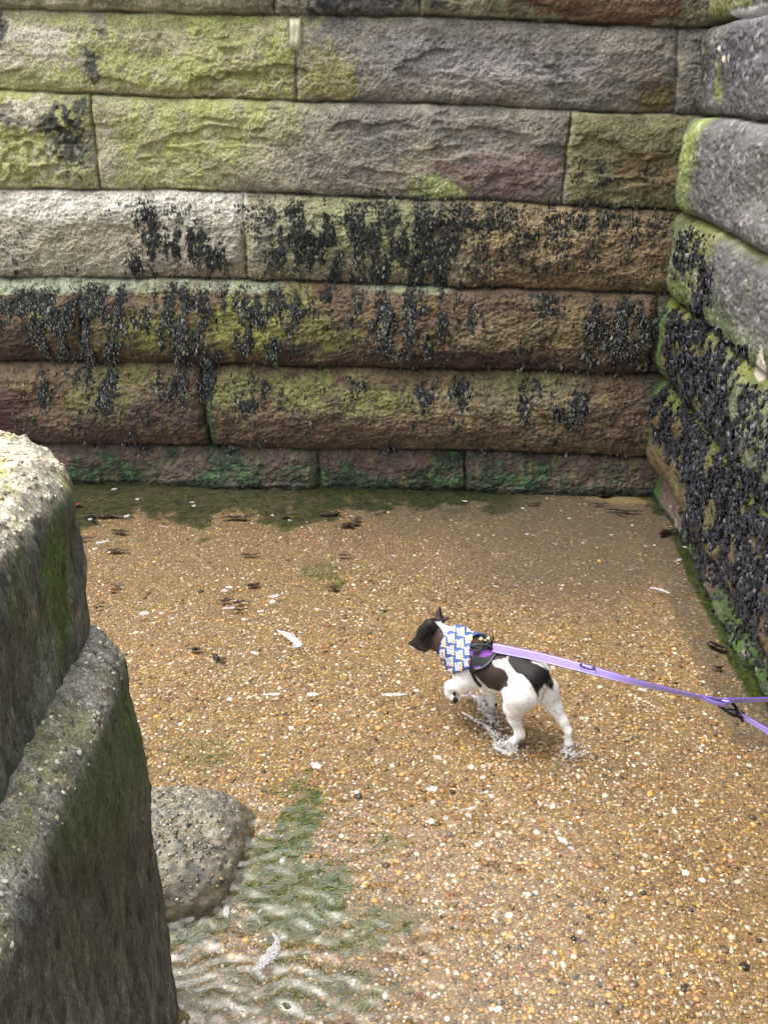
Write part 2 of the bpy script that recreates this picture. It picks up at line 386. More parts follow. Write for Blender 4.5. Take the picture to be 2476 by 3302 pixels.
col = lay(col, c5*sst(1320, 1400, ppy+60*N2)*sst(1500, 900, ppx)*.75, lin(92, 58, 46)); col = lay(col, c5*M_(520, 1360, 160, 70)*.7, MAR*1.25); col = lay(col, c5*sst(160, 20, ppx+40*N2)*sst(1230, 1300, ppy)*.9, lin(88, 34, 40))
col = lay(col, c5*M_(1650, 1290, 300, 60)*.7, lin(152, 136, 96)); col = lay(col, c5*M_(1700, 1230, 150, 40)*.7, lin(120, 126, 62)); col = lay(col, c5*sst(1850, 2000, ppx)*.7, lin(116, 84, 58))
col = lay(col, c5*sst(26, 10, np.abs(ppx-(662+(ppy-1180)*.09)))*sst(-.5, .2, N3)*.95, lin(44, 92, 44)); col = lay(col, c5*M_(2100, 1270, 34, 80)*.8, lin(52, 82, 50))
col = lay(col, c5*sst(.1, .5, N3)*sst(-.3, .3, N1)*.35, lin(70, 42, 36))
c6 = cidx == 6
col = lay(col, c6*1.0, lin(104, 80, 68)); col = lay(col, c6*sst(0, .4, N3)*.5, lin(136, 112, 96)); col = lay(col, c6*M_(1700, 1490, 500, 40)*.5, lin(86, 62, 66))
gz = sst(-.2, .35, fbm(s*7, z*9, o=4, s=101)-(z-.12)*3.0); col = lay(col, c6*gz*.95, DGR); col = lay(col, c6*gz*sst(.1, .4, N3)*.7, lin(72, 128, 62))
col = lay(col, sst(.05, .035, z+.008*N3)*.8, lin(28, 52, 28)); col = lay(col, sst(.004, .0, np.abs(z-.034-.003*N2))*sst(0, .3, N2)*.5, lin(150, 190, 170))
# fine growth speckle everywhere in the tidal zone
col = lay(col, (cidx >= 3)*sst(.15, .5, N3)*sst(-.2, .3, NV)*.35, lin(60, 44, 36)); col = lay(col, (cidx >= 4)*sst(.2, .5, NV)*.25, lin(170, 150, 60))
# pale mortar in the joints of the dry courses
mort = np.exp(-(dv/.012)**2); col = lay(col, mort*(cidx <= 3)*sst(-.3, .3, N3+.1)*.7, lin(176, 172, 140))
mh = np.exp(-(dz/.010)**2); col = lay(col, mh*(cidx <= 2)*sst(0, .4, N2+.05)*.6*(tt > .5), lin(168, 166, 136))
col = lay(col, np.exp(-((ppx-(305+(ppy-310)*.07))/(8+4*N2))**2)*c2*sst(-.4, .1, N2)*.8, lin(172, 168, 112))
dk = np.exp(-(np.minimum(dv, dz)/.004)**2); col = lay(col, dk*.55, lin(46, 38, 32))
NG = fbm(s*70, z*80, o=3, s=99, g=.7); vs = 1 + .25*N4 + .28*N3 + .35*NG + .2*N2
col = lay(col, (cidx <= 2)*sst(-.05, .35, N2+.8*N3+.3*NV-.05)*sst(1300, 900, ppx)*.55, lin(150, 142, 120)); low = (cidx >= 3)*1.0; g1 = col.mean(1, keepdims=True); col = col*(1-.22*low[:, None])+g1*.22*low[:, None]; col *= (1-.26*(cidx >= 4)[:, None]-.08*(cidx == 3)[:, None]); col = lay(col, (cidx >= 4)*sst(.0, .5, N2+.5*N1)*.5, lin(78, 56, 50))
col = lay(col, (cidx <= 2)*sst(.15, .5, NG+.4*N2)*.35, lin(90, 84, 72)); col = lay(col, (cidx >= 4)*sst(.2, .5, -NG-.3*N2)*.5, lin(58, 40, 34))
col = np.clip(col*np.clip(vs, .3, 2)[:, None], .004, .8)
WALLK = .80; col *= (WALLK*(1+.16*(cidx <= 3)))[:, None]; col = lay(col, (cidx <= 3)*sst(1300, 300, ppx+200*N1)*.22*(col.mean(1) > .07), lin(190, 182, 150)*.8)  # upper courses, mostly at the left, painted lighter in place of missing sunlight
m_wall = mat_attr('weathered_sandstone', rough=.66, amp=.26, sc=(14, 95, 330), bump=1.0, dist=.008, rvar=.15, grain=.85)
m_wall2 = mat_attr('grey_sandstone', rough=.6, amp=.16, sc=(9, 80, 330), bump=.6, dist=.004, rvar=.12, grain=.35)
nr, nc = len(zv), len(sv)
Xg = X.reshape(nr, nc, 3); 
top_back = Xg[-1]+aw*.9; top_back[:, 2] = Xg[-1, :, 2].mean()+.01; bot_back = top_back.copy(); bot_back[:, 2] = -.1
Xall = np.concatenate([Xg, top_back[None], bot_back[None]]).reshape(-1, 3)
call = np.concatenate([col.reshape(nr, nc, 3), np.tile(STONE*.8, (2, nc, 1))]).reshape(-1, 3)
back = mk('stone_wall', Xall, grid_faces(nr+2, nc), m_wall, call)
tag(back, 'long weathered sandstone harbour wall facing us, yellow green algae above and dark seaweed below', 'wall')
Sback = (s, z, X, ppx, ppy, cidx, D)
print('back wall', time.time()-T0, len(Xall))

# small mortar repair piece standing in the vertical joint at the top
def chip_mesh(name, px, py, w, h, t, colr, parent, lbl=None):
    s0, z0 = bw_sz(np.array(float(px)), np.array(float(py)))
    us = np.linspace(-1, 1, 9); A, B = np.meshgrid(us, us); A = A.ravel(); B = B.ravel()
    ww = w*(1+.15*vnoise(B*2, B*0+px, s=5)); hgt = t*np.clip(1-np.maximum(abs(A), abs(B))**6, 0, 1)
    ss = s0+A*ww/2; zz = z0+B*h/2
    X_ = K + ss[:, None]*ed + zz[:, None]*Z3 + (zz*TB-.012-hgt-.004*vnoise(A*3, B*3, s=6))[:, None]*aw
    return mk(name, X_, grid_faces(9, 9), mat_plain('mortar', tuple(colr), .8, noise=.3), parent=parent)
chip_mesh('mortar_patch', 955, 110, .055, .13, .035, lin(186, 184, 158)*.8, back)

# ------------------------------------------------------------------ right wall
zc = [float(zj(j, np.array([0.0]))[0]) for j in range(0, 6)]
RZ = [zc[0]+.37*2, zc[0]+.37, zc[0], zc[1], zc[2], zc[3], zc[4], zc[5]-.02, -.12]   # joint heights
qv = np.concatenate([np.arange(-.14, 2.25, .0045), np.arange(2.25, 6, .03)]); zv2 = np.concatenate([np.arange(-.06, 2.34, .0042), np.arange(2.34, 2.78, .02)])
Qg, Zg = np.meshgrid(qv, zv2); q_ = Qg.ravel(); z = Zg.ravel()
zw = z + .010*fbm(q_*3, z*3, o=3, s=108)-.006*np.sin(q_*2.2)
ci = np.full(q_.shape, 7)
for k in range(7, -1, -1): ci = np.where(zw > RZ[k], k-1, ci)
ci = np.clip(ci, 0, 7)
zt = np.array(RZ)[ci]; zb = np.array(RZ)[ci+1]; hh = zt-zb; tt = np.clip((zw-zb)/hh, 0, 1)
dv = np.full(q_.shape, 1.0)
VR = {1: [.9, 2.0], 2: [1.5], 3: [rw_qz(np.array(2370.), np.array(560.))[0]+0, 1.9], 4: [1.06, 2.2], 5: [1.75], 6: [1.2], 7: [.8, 1.6], 0: [.5, 1.4]}
for k, js in VR.items():
    for j in js: dv = np.where(ci == k, np.minimum(dv, np.abs(q_-j-.006*vnoise(z*12, z*0+j, s=12))), dv)
bl = np.array([.05, .05, .05, .06, .06, .06, .06, .03])[ci]; of = np.array([0, 0, .0, .02, .01, .01, .01, -.035])[ci]
qq = np.where(tt < .42, (.42-tt)/.42, (tt-.42)/.58); prof = np.clip(1-qq**np.where(ci <= 4, 5.0, 3.2), 0, 1)**.6
vp = 1-np.exp(-(dv/.03))
D = of+bl*prof*(.4+.6*vp)
# rounded projecting quoins close to the corner
qc = np.exp(-((q_-.08)/.16)**2)*np.array([0, 0, .0, .04, .02, .03, .03, .0])[ci]*prof; D += qc
D += .032*fbm(q_*2.4, z*3.4, o=4, s=121)*(.3+.7*prof) + .008*fbm(q_*11, z*12, o=4, s=123, g=.6) + .003*vnoise(q_*100, z*100, s=127)+.004*fbm(q_*45, z*50, o=2, s=128)
dz = np.minimum(tt, 1-tt)*hh; D -= .022*np.exp(-(dz/.007)**2)+.024*np.exp(-(dv/.008)**2)
foot = sst(.12, 0, z); D += foot*.012*(1+fbm(q_*8, z*8, o=3, s=131))
lean = -.033*np.clip(z, 0, 3)
XR = K + q_[:, None]*gd + z[:, None]*Z3 + (D-lean*0-.02)[:, None]*md
ppx, ppy = project(XR); ppx = np.clip(ppx, -2500, 5000); ppy = np.clip(ppy, -3000, 5000)
N1 = fbm(q_*3.5, z*4, o=5, s=171); N2 = fbm(q_*9, z*9, o=4, s=181); N3 = fbm(q_*34, z*34, o=3, s=191); NV = fbm(q_*30, z*8, o=4, s=197)
n = len(q_); col = np.tile(lin(104, 102, 102), (n, 1)); col = lay(col, sst(-.2, .5, N1)*.6, lin(82, 82, 86)); col = lay(col, sst(.0, .5, N2)*.5, lin(124, 120, 116))
# course 1 (top edge of the photo) is mossy, white mortar below it
col = lay(col, (ci <= 1)*M_(2310, 20, 90, 60)*.9, GRN*.8); col = lay(col, (ci <= 1)*.4, lin(86, 84, 60))
mt = np.exp(-((zw-RZ[2]-.006)/.016)**2)*sst(.22, .3, q_); col = lay(col, mt*sst(-.3, .1, N2+.1), lin(225, 220, 228))
col = lay(col, (ci == 2)*sst(.38, .3, np.abs(q_-.19+.02*N2)/.12)*sst(-.3, .2, N2+.2)*.85, GRN*.9)
col = lay(col, (ci == 2)*sst(.06, .0, q_)*.7, lin(70, 74, 58)); col = lay(col, (ci == 2)*M_(2400, 170, 90, 120)*.5, lin(86, 84, 96))
for a in ((2318, 158, 6, 12), (2332, 190, 7, 14), (2348, 186, 4, 14)): col = lay(col, (ci == 2)*sst(0, .2, blob(ppx, ppy, *a)), lin(220, 210, 190))
col = lay(col, (ci == 3)*sst(.26, .14, q_+.05*N2)*.85, lin(150, 162, 88)); col = lay(col, (ci == 3)*sst(.2, .1, q_+.04*N2)*sst(.45, .2, tt)*.7, lin(118, 134, 96)); col = lay(col, (ci == 3)*sst(.05, .0, q_)*.7, lin(84, 92, 98))
col = lay(col, (ci == 3)*sst(.35, .9, q_)*.3, lin(134, 130, 126))
g4 = ci == 4
col = lay(col, g4*sst(.62, .4, q_+.12*N2)*.8, lin(124, 126, 72)); col = lay(col, g4*sst(.2, .05, q_)*.6, lin(110, 122, 96)); col = lay(col, g4*sst(.45, .15, tt+.2*N2)*.75, lin(96, 112, 62))
col = lay(col, g4*np.exp(-((1-tt)/.06)**2)*.7, lin(150, 158, 80)); col = lay(col, g4*np.exp(-(dv/.015)**2)*.8, lin(176, 170, 140))
g5 = ci == 5
col = lay(col, g5*1.0, lin(104, 108, 82)); col = lay(col, g5*sst(.8, .55, q_+.15*N2)*.85, lin(92, 86, 50)); col = lay(col, g5*sst(.10, .02, q_)*.9, lin(80, 118, 62)); col = lay(col, g5*sst(.8, .98, tt+.1*N2)*.8, lin(128, 132, 56))
g6 = ci == 6
col = lay(col, g6*1.0, lin(98, 82, 58)); col = lay(col, g6*sst(-.1, .4, N2)*.5, lin(92, 88, 54)); col = lay(col, g6*sst(.75, .95, tt+.1*N2)*.8, lin(98, 112, 40)); col = lay(col, g6*sst(.12, .03, q_)*.8, lin(78, 112, 60))
g7 = ci >= 7
col = lay(col, g7*1.0, lin(108, 88, 80)); col = lay(col, g7*sst(-.1, .4, N3)*.4, lin(136, 116, 100)); 
gg = sst(-.15, .3, N2-.1+sst(1.0, 1.6, q_)*.5-.35*sst(.1, .26, z)); col = lay(col, g7*gg*.9, lin(70, 104, 40)); col = lay(col, g7*sst(.2, .08, q_)*.5, DGR*1.3)
bar = sst(.05, .3, N3+.4*N2)*sst(.16, .05, z)*sst(.12, .3, q_); col = lay(col, g7*bar*.7, lin(52, 46, 48)); col = lay(col, g7*bar*sst(.25, .5, N3)*.8, lin(150, 146, 130))
col = lay(col, sst(.035, .015, z)*.8, lin(30, 56, 26))
# pale gull-dropping streak on the face
w_ = sst(-.15, .2, 1-np.hypot((ppx-2452)/(4+np.clip(ppy-1120, 0, 200)*.22), (ppy-1175)/55)+.3*N2)*sst(1108, 1120, ppy); col = lay(col, w_*((ci == 4) | (ci == 5)), lin(228, 216, 200))
col = lay(col, np.exp(-(np.minimum(dv, dz)/.004)**2)*.5, lin(46, 40, 36))
col = lay(col, sst(.3, .55, N3)*(ci <= 4)*.4, lin(190, 186, 180)); col = lay(col, np.exp(-((zw-RZ[2]-.010)/.018)**4)*sst(.18, .24, q_)*sst(-.4, 0, N3+.2)*(q_ < .9), lin(236, 232, 236)*1.3)
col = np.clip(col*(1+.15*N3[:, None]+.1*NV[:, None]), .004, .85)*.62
nr, nc = len(zv2), len(qv); Xg = XR.reshape(nr, nc, 3); tb = Xg[-1]-md*.9; tb[:, 2] = Xg[-1, :, 2].mean()+.01; bb = tb.copy(); bb[:, 2] = -.1
Xall = np.concatenate([Xg, tb[None], bb[None]]).reshape(-1, 3); call = np.concatenate([col.reshape(nr, nc, 3), np.tile(STONE*.8, (2, nc, 1))]).reshape(-1, 3)
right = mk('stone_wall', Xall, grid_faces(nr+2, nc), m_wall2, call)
tag(right, 'grey sandstone wall of rounded blocks on the right side, thick with dark seaweed towards its foot', 'wall')
zR = z
print('right wall', time.time()-T0, len(Xall))

# ------------------------------------------------------------------ seaweed on the walls
rng = np.random.default_rng(7)
def stain(ob, d, n):
    at_ = ob.data.color_attributes['Col'].data; c = np.empty(len(at_)*4, np.float32); at_.foreach_get('color', c); c = c.reshape(-1, 4)
    m = sst(.25, .7, d)[:, None]*.8; c[:n, :3] = c[:n, :3]*(1-m)+lin(34, 34, 34)*m; at_.foreach_set('color', c.ravel())
def frond(kind):
    # a small drooping strap with a forked end and swollen tips; local: x sideways, y out of the wall, z up (root at 0)
    if kind == 'wrack':
        P = [(-.12, 0, 0), (.12, 0, 0), (-.16, .22, -.35), (.16, .22, -.35), (-.26, .26, -.7), (0, .30, -.66), (.26, .26, -.7), (-.30, .16, -1), (-.10, .20, -1.0), (.10, .2, -.95), (.30, .14, -.93)]
        F = [(0, 1, 3), (0, 3, 2), (2, 3, 5), (2, 5, 4), (3, 6, 5), (4, 5, 8), (4, 8, 7), (5, 6, 10), (5, 10, 9)]
    else:
        P = [(-.3, 0, 0), (.3, 0, 0), (-.5, .22, -.4), (.5, .22, -.4), (0, .32, -.45), (-.28, .2, -.9), (.28, .2, -.9), (0, .1, -1.05)]
        F = [(0, 1, 4), (0, 4, 2), (1, 3, 4), (2, 4, 5), (4, 3, 6), (4, 6, 5), (5, 6, 7)]
    return np.array(P, float), np.array(F)
def wall_seaweed(name, pos, side, outv, size, kind, cols, label, tipc=None):
    n = len(pos); tv, tf = frond(kind)
    a = rng.normal(0, .2 if kind == 'wrack' else .35, n); L_ = size
    ca, sa = np.cos(a), np.sin(a)
    x = side[None]*ca[:, None]+Z3[None]*sa[:, None]; zz = -side[None]*sa[:, None]+Z3[None]*ca[:, None]
    tw = rng.normal(0, .5, n); o_ = outv[None]*np.cos(tw)[:, None]+x*np.sin(tw)[:, None]; x2 = x*np.cos(tw)[:, None]-outv[None]*np.sin(tw)[:, None]
    wd = rng.uniform(.6, 1.3, n)
    R = np.stack([x2*(L_*wd)[:, None], o_*(L_*rng.uniform(.2, .6, n))[:, None], zz*L_[:, None]], 2)
    V, F, C = scatter(tv, tf, pos, R, cols)
    k = len(tv); tip = np.tile(np.clip(-tv[:, 2], 0, 1), n)
    C = C*(1+.5*tip[:, None])
    return V, F, C
s, z, X, ppx, ppy, cidx, D = Sback
DB = [(475, 790, 40, 110, 1.0), (600, 780, 70, 50, .9), (690, 830, 45, 50, .6), (430, 870, 40, 40, .4), (60, 860, 40, 26, .25), (540, 690, 60, 26, .3),
      (970, 720, 130, 70, .7), (1010, 820, 110, 80, .95), (1150, 740, 130, 80, .65), (1330, 750, 130, 100, .75), (1400, 850, 120, 60, .9), (1250, 860, 80, 50, .6), (1550, 700, 130, 60, .5), (1750, 740, 100, 60, .38), (1900, 700, 120, 50, .5), (2080, 720, 80, 60, .35), (1400, 670, 500, 30, .5), (1650, 820, 400, 60, .18), (1100, 900, 60, 26, .6),
      (80, 980, 130, 55, 1.0), (210, 1060, 90, 90, 1.0), (340, 970, 90, 60, 1.0), (420, 1010, 60, 50, .4), (500, 960, 60, 50, .8), (580, 1010, 70, 100, .95), (330, 1110, 40, 50, .6), (700, 950, 120, 40, .5), (850, 970, 100, 60, .7), (960, 960, 60, 70, .6), (790, 1060, 30, 60, .4), (900, 1110, 40, 50, .3),
      (1050, 950, 150, 40, .7), (1150, 1000, 80, 50, .5), (1300, 1000, 90, 110, 1.0), (1300, 1090, 60, 40, .7), (1430, 980, 70, 70, .7), (1510, 1010, 40, 60, .5), (1570, 940, 60, 30, .5), (1760, 970, 50, 30, .8), (1950, 960, 120, 26, .5), (2000, 1030, 95, 85, 1.1), (1900, 1030, 20, 30, .5), (1900, 1150, 40, 26, .2),
      (290, 1160, 50, 50, .8), (330, 1230, 40, 80, 1.0), (210, 1175, 30, 20, .7), (600, 1230, 80, 50, .5), (540, 1230, 40, 50, .4), (680, 1200, 30, 60, .9), (800, 1250, 40, 60, .55), (470, 1300, 20, 40, .3), (840, 1240, 20, 40, .5), (1360, 1275, 30, 40, .8), (1410, 1255, 22, 30, .6), (1485, 1255, 28, 38, .8), (1690, 1290, 20, 60, .4), (1830, 1290, 45, 60, .7), (1880, 1310, 14, 50, .6), (1470, 1340, 16, 30, .4), (140, 1240, 20, 60, .3), (1150, 1245, 25, 25, .5), (930, 1280, 40, 40, .3), (1730, 1240, 20, 20, .5),
      (1250, 1440, 18, 14, .4), (760, 1450, 34, 16, .5), (470, 1445, 24, 12, .6), (1900, 560, 60, 60, .22), (2060, 560, 80, 60, .15)]
den = np.zeros(s.shape)
for cx, cy, rx, ry, a in DB:
    dd = ((ppx-cx)/rx)**2+((ppy-cy)/ry)**2; den = np.maximum(den, a*np.exp(-dd**1.6*.9))
clump = sst(-.25, .2, fbm(s*26, z*9, o=3, s=201)); den *= clump
den += .012*(cidx >= 3)*(cidx <= 5)*sst(0, .3, fbm(s*9, z*9, o=2, s=203)); den[(s < -3.3) | (z > 1.7) | (z < .04)] = 0
den[s < -2.3] += 0
stain(back, den, s.shape[0]); cdf = np.cumsum(den); NF = 34000
ix = np.searchsorted(cdf, rng.uniform(0, cdf[-1], NF)); pos = X[ix]+rng.normal(0, .003, (NF, 3))-aw*.004
hgt = z[ix]; size = np.where(hgt < .95, rng.uniform(.010, .032, NF), rng.uniform(.007, .020, NF))
base = np.where(rng.random((NF, 1)) < .72, lin(20, 22, 25)[None], lin(40, 42, 42)[None]); base = np.where(rng.random((NF, 1)) < .035, lin(86, 100, 48)[None], base); base = np.where(rng.random((NF, 1)) < .04, lin(110, 110, 100)[None], base)
base = base*rng.uniform(.6, 1.4, (NF, 1))
V, F, C = wall_seaweed('seaweed', pos, ed, -aw, size, 'wrack', base, '')
# swollen tips
iv, if_ = ico(1); nb_ = 4200; j = rng.choice(np.where(hgt < .95)[0], nb_); tp = pos[j]-Z3*size[j][:, None]*rng.uniform(.75, 1.1, (nb_, 1))-aw*(size[j]*.25)[:, None]+ed*rng.normal(0, .006, (nb_, 1))
R = np.zeros((nb_, 3, 3)); rr = rng.uniform(.0022, .0042, nb_); R[:, 0, 0] = rr; R[:, 1, 1] = rr; R[:, 2, 2] = rr*1.8
V2, F2, C2 = scatter(iv, if_, tp, R, lin(98, 100, 96)[None]*rng.uniform(.5, 1.5, (nb_, 1)))
m_weed = mat_attr('wet_seaweed', rough=.45, amp=.2, sc=(30, 150, 400), bump=.2, dist=.001, spec=.4, rvar=.08)
sw = mk('seaweed', np.vstack([V, V2]), np.vstack([F, F2+len(V)]), m_weed, np.vstack([C, C2]), smooth=False)
tag(sw, 'clumps of black bladder wrack hanging from the long algae covered wall behind the dog', 'seaweed', kind='stuff')

z = zR; ppx, ppy = project(XR)
RP = [([(2150, 1000), (2230, 985), (2300, 1060), (2390, 1130), (2400, 1190), (2340, 1290), (2350, 1420), (2476, 1530), (2700, 1700), (2700, 2350), (2476, 2060), (2400, 1930), (2260, 1700), (2210, 1560), (2120, 1400), (2105, 1290), (2150, 1240)], 1.0),
      ([(2190, 740), (2240, 725), (2300, 760), (2265, 800), (2280, 860), (2285, 980), (2190, 900), (2170, 780)], .28), ([(2400, 1240), (2700, 1300), (2700, 1800), (2476, 1600), (2360, 1440)], .22),
      ([(2200, 1640), (2240, 1650), (2480, 2080), (2620, 2350), (2560, 2400), (2430, 2160), (2190, 1790)], .28)]
den = np.zeros(q_.shape); N2r = fbm(q_*8, z*8, o=3, s=211)
for poly, a in RP: den = np.maximum(den, a*sst(-14, 16, polysd(ppx, ppy, poly)+28*N2r))
# bare windows in the cover and the seams between courses
for cx, cy, rx, ry, an in ((2185, 1380, 24, 50, 10), (2180, 1120, 18, 30, 0), (2265, 1125, 34, 26, 0), (2330, 1400, 26, 60, -30), (2240, 1300, 24, 50, -35), (2330, 1950, 26, 60, -30), (2290, 1660, 24, 60, 10), (2400, 1480, 26, 60, -40), (2455, 1640, 16, 40, -30)):
    den *= 1-.93*sst(-.1, .35, blob(ppx, ppy, cx, cy, rx, ry, an)+.5*N2r)
den *= sst(-.45, 0, fbm(q_*18, z*14, o=3, s=215)); den *= 1-.55*np.exp(-(np.minimum(tt, 1-tt)*hh/.02)**2)
den[(z < .03)] = 0; den[q_ > 2.7] *= .4
stain(right, den*.9, q_.shape[0]); cdf = np.cumsum(den*np.where(q_ > 2.25, 6, 1)); NF = 34000
ix = np.searchsorted(cdf, rng.uniform(0, cdf[-1], NF)); pos = XR[ix]+md*.003+rng.normal(0, .002, (NF, 3))
size = rng.uniform(.007, .02, NF)*(1+.5*sst(0, .5, fbm(q_[ix]*7, z[ix]*7, o=2, s=219)))
base = lin(34, 35, 40)[None]*rng.uniform(.3, 1.6, (NF, 1)); base = np.where(rng.random((NF, 1)) < .04, lin(84, 86, 92)[None], base)
tv, tf = frond('scale')
V, F, C = wall_seaweed('seaweed', pos, gd, md, size, 'scale', base, '')
sw2 = mk('seaweed', V, F, m_weed, C, smooth=False)
tag(sw2, 'dense mat of small overlapping blackish seaweed covering the right hand wall', 'seaweed', kind='stuff')
print('seaweed', time.time()-T0)

# ------------------------------------------------------------------ ground
WZ = .022                                                # water level
def nonuni(a, b, st, far):
    return np.concatenate([-np.geomspace(far, -a+.1 if -a > 0 else .1, 22) if a < 0 else np.array([]), np.arange(a, b, st), np.geomspace(b+.05, far, 22)])
gx = np.concatenate([np.linspace(-60, -4, 16), np.linspace(-3.9, -2.05, 20), np.arange(-2.0, 1.7, .010), np.linspace(1.8, 60, 20)])
gy = np.concatenate([np.linspace(-60, -1, 16), np.linspace(-.9, .95, 20), np.arange(1.0, 4.7, .010), np.linspace(4.8, 60, 20)])
GX, GY = np.meshgrid(gx, gy); x = GX.ravel(); y = GY.ravel()
zg = .006*fbm(x*2, y*2, o=3, s=301)+.0022*fbm(x*40, y*40, o=2, s=303)
zg *= ((abs(x) < 4) & (y < 6) & (y > -1))
G = np.stack([x, y, zg], 1); ppx, ppy = project(G); front = (y > .8) & (y < 6) & (abs(x) < 5)
ppx = np.where(front, ppx, -3000); ppy = np.where(front, ppy, 8000)
N1 = fbm(x*3, y*3, o=4, s=311); N2 = fbm(x*9, y*9, o=4, s=313); N3 = fbm(x*40, y*40, o=3, s=317)
col = np.tile(lin(144, 118, 78), (len(x), 1)); col = lay(col, sst(-.3, .4, N1)*.5, lin(116, 98, 74)); col = lay(col, sst(.0, .4, N2)*.4, lin(150, 128, 94))
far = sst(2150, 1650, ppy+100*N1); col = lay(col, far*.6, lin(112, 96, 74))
mud = np.clip(sst(-.6, .5, blob(ppx, ppy, 1900, 1640, 700, 290, 8)+.35*N1+.2*N3)+sst(-.25, .15, 1-np.abs(seg_dist(ppx, ppy, [(2130, 1640), (2250, 1980), (2420, 2330)])/95)+.3*N1-.2), 0, 1)
col = lay(col, mud*.9, lin(92, 84, 74)); col = lay(col, mud*sst(0, .5, N2)*.5, lin(112, 100, 82)); col = lay(col, sst(-.3, .2, blob(ppx, ppy, 2020, 1590, 170, 30, 8)+.4*N2)*.8, lin(176, 156, 104))
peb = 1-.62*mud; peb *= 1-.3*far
alg = np.zeros(len(x))
strip = 1-np.abs(seg_dist(ppx, ppy, [(2180, 1735), (2210, 1800), (2300, 1960), (2436, 2215)]))/(16+np.clip(ppy-1735, 0, 500)*.05); alg = np.maximum(alg, sst(-.25, .3, strip+.35*N2))
alg = np.maximum(alg, sst(-.15, .12, (1-(ppy-1560)/(128-np.clip(ppx-500, 0, 2000)*.05))*.6+.5*N2)*sst(1900, 1500, ppx)*(ppy > 1480))
for cx, cy, rx, ry, an, a in ((900, 2880, 210, 150, 0, 1.), (830, 2780, 120, 110, 0, .9), (960, 2650, 80, 120, 20, .9), (1250, 2980, 150, 100, 0, .7), (930, 2560, 70, 40, 0, .5), (1040, 1850, 70, 40, 0, .6), (1090, 1880, 30, 18, 0, .8), (640, 2950, 160, 130, 0, .9), (1150, 3000, 200, 90, 0, .7), (700, 3150, 300, 120, 0, .55), (1080, 3200, 200, 80, 0, .6), (2130, 1640, 60, 26, 30, .8), (620, 2440, 130, 50, 0, .4), (1240, 2720, 60, 40, 0, .4), (2070, 1600, 60, 14, 20, .7)):
    alg = np.maximum(alg, a*sst(-.3, .35, blob(ppx, ppy, cx, cy, rx, ry, an)+.85*N2+.35*N3-.05))
DKG = lin(36, 56, 18); alg2 = alg
g_ = np.clip(alg*1.15, 0, 1)[:, None]*(.75+.25*sst(-.2, .2, N3)[:, None]); gc = np.where((ppy > 1700)[:, None], lin(58, 80, 0), lin(8, 36, 6)); gc = np.where((seg_dist(ppx, ppy, [(2180, 1735), (2436, 2215)]) < 60)[:, None], lin(28, 60, 16), gc)
col = col*(1-g_)+gc*g_; peb = peb*(1-.85*alg)
def ground_mat():
    n = NT('pebble_concrete'); c = n.coord(); a = n.n('Attribute', attribute_name='Col').outputs['Color']; pe = n.n('Attribute', attribute_name='peb').outputs['Fac']
    wv = n.n('VectorMath', {0: c, 1: n.n('VectorMath', {0: n.n('TexNoise', {'Vector': c, 'Scale': 60.0, 'Detail': 1.0}).outputs[1], 1: (.006, .006, 0)}, operation='MULTIPLY').outputs[0]}, operation='ADD').outputs[0]
    pal = [(0, lin(160, 134, 92)), (.16, lin(128, 102, 70)), (.30, lin(172, 144, 98)), (.42, lin(112, 90, 74)), (.54, lin(196, 188, 176)), (.60, lin(148, 120, 98)), (.72, lin(200, 162, 92)), (.78, lin(104, 84, 66)), (.85, lin(150, 106, 84)), (.92, lin(230, 224, 214)), (.96, lin(66, 62, 60))]
    cur = a; hs_ = None
    for sc, lo, hi, w in ((210., .34, .44, .7), (105., .34, .42, .85), (64., .28, .38, .85)):
        v = n.n('TexVoronoi', {'Vector': wv, 'Scale': sc, 'Randomness': 1.0}, voronoi_dimensions='2D')
        sep = n.n('SeparateColor', {'Color': v.outputs['Color']})
        pc = n.ramp(sep.outputs[0], pal, 'CONSTANT'); shade = n.math('ADD', n.math('MULTIPLY', sep.outputs[1], .7), .6)
        pc = n.mix(1.0, pc, n.n('CombineColor', {0: shade, 1: shade, 2: shade}).outputs[0], 'MULTIPLY')
        pres = n.math('GREATER_THAN', sep.outputs[2], .25 if sc > 100 else .55)
        mk_ = n.n('MapRange', {'Value': v.outputs['Distance'], 'From Min': hi/ sc*1.0*sc, 'From Max': lo/sc*sc, 'To Min': 0.0, 'To Max': 1.0}, clamp=True).outputs[0]
        mk_ = n.math('MULTIPLY', n.math('MULTIPLY', mk_, pres), n.math('MULTIPLY', pe, w))
        cur = n.mix(mk_, cur, pc)
        hgt = n.math('MULTIPLY', mk_, n.math('SUBTRACT', 1.0, n.math('MULTIPLY', v.outputs['Distance'], 1.2)))
        hgt = n.math('MULTIPLY', hgt, 120./sc); hs_ = hgt if hs_ is None else n.math('MAXIMUM', hs_, hgt)
    no = n.noise(c, 220., 4, .7); cur = n.mix(.9, cur, n.ramp(no, [(.3, (.5,)*3), (.7, (1.35,)*3)]), 'MULTIPLY')
    no2 = n.noise(c, 22., 4, .6); cur = n.mix(.6, cur, n.ramp(no2, [(.3, (.75,)*3), (.7, (1.15,)*3)]), 'MULTIPLY')
    b = n.n('Bump', {'Height': n.math('ADD', hs_, n.math('MULTIPLY', no, .25)), 'Strength': .7, 'Distance': .005})
    p = n.n('BsdfPrincipled', {'Base Color': cur, 'Roughness': .5, 'Normal': b.outputs[0]})
    return n.finish(p.outputs[0])
GK = .62
ground = mk('ground', G, grid_faces(len(gy), len(gx)), ground_mat(), np.clip(col*GK, 0, 1), attrs={'peb': peb}); tag(ground, kind='structure')
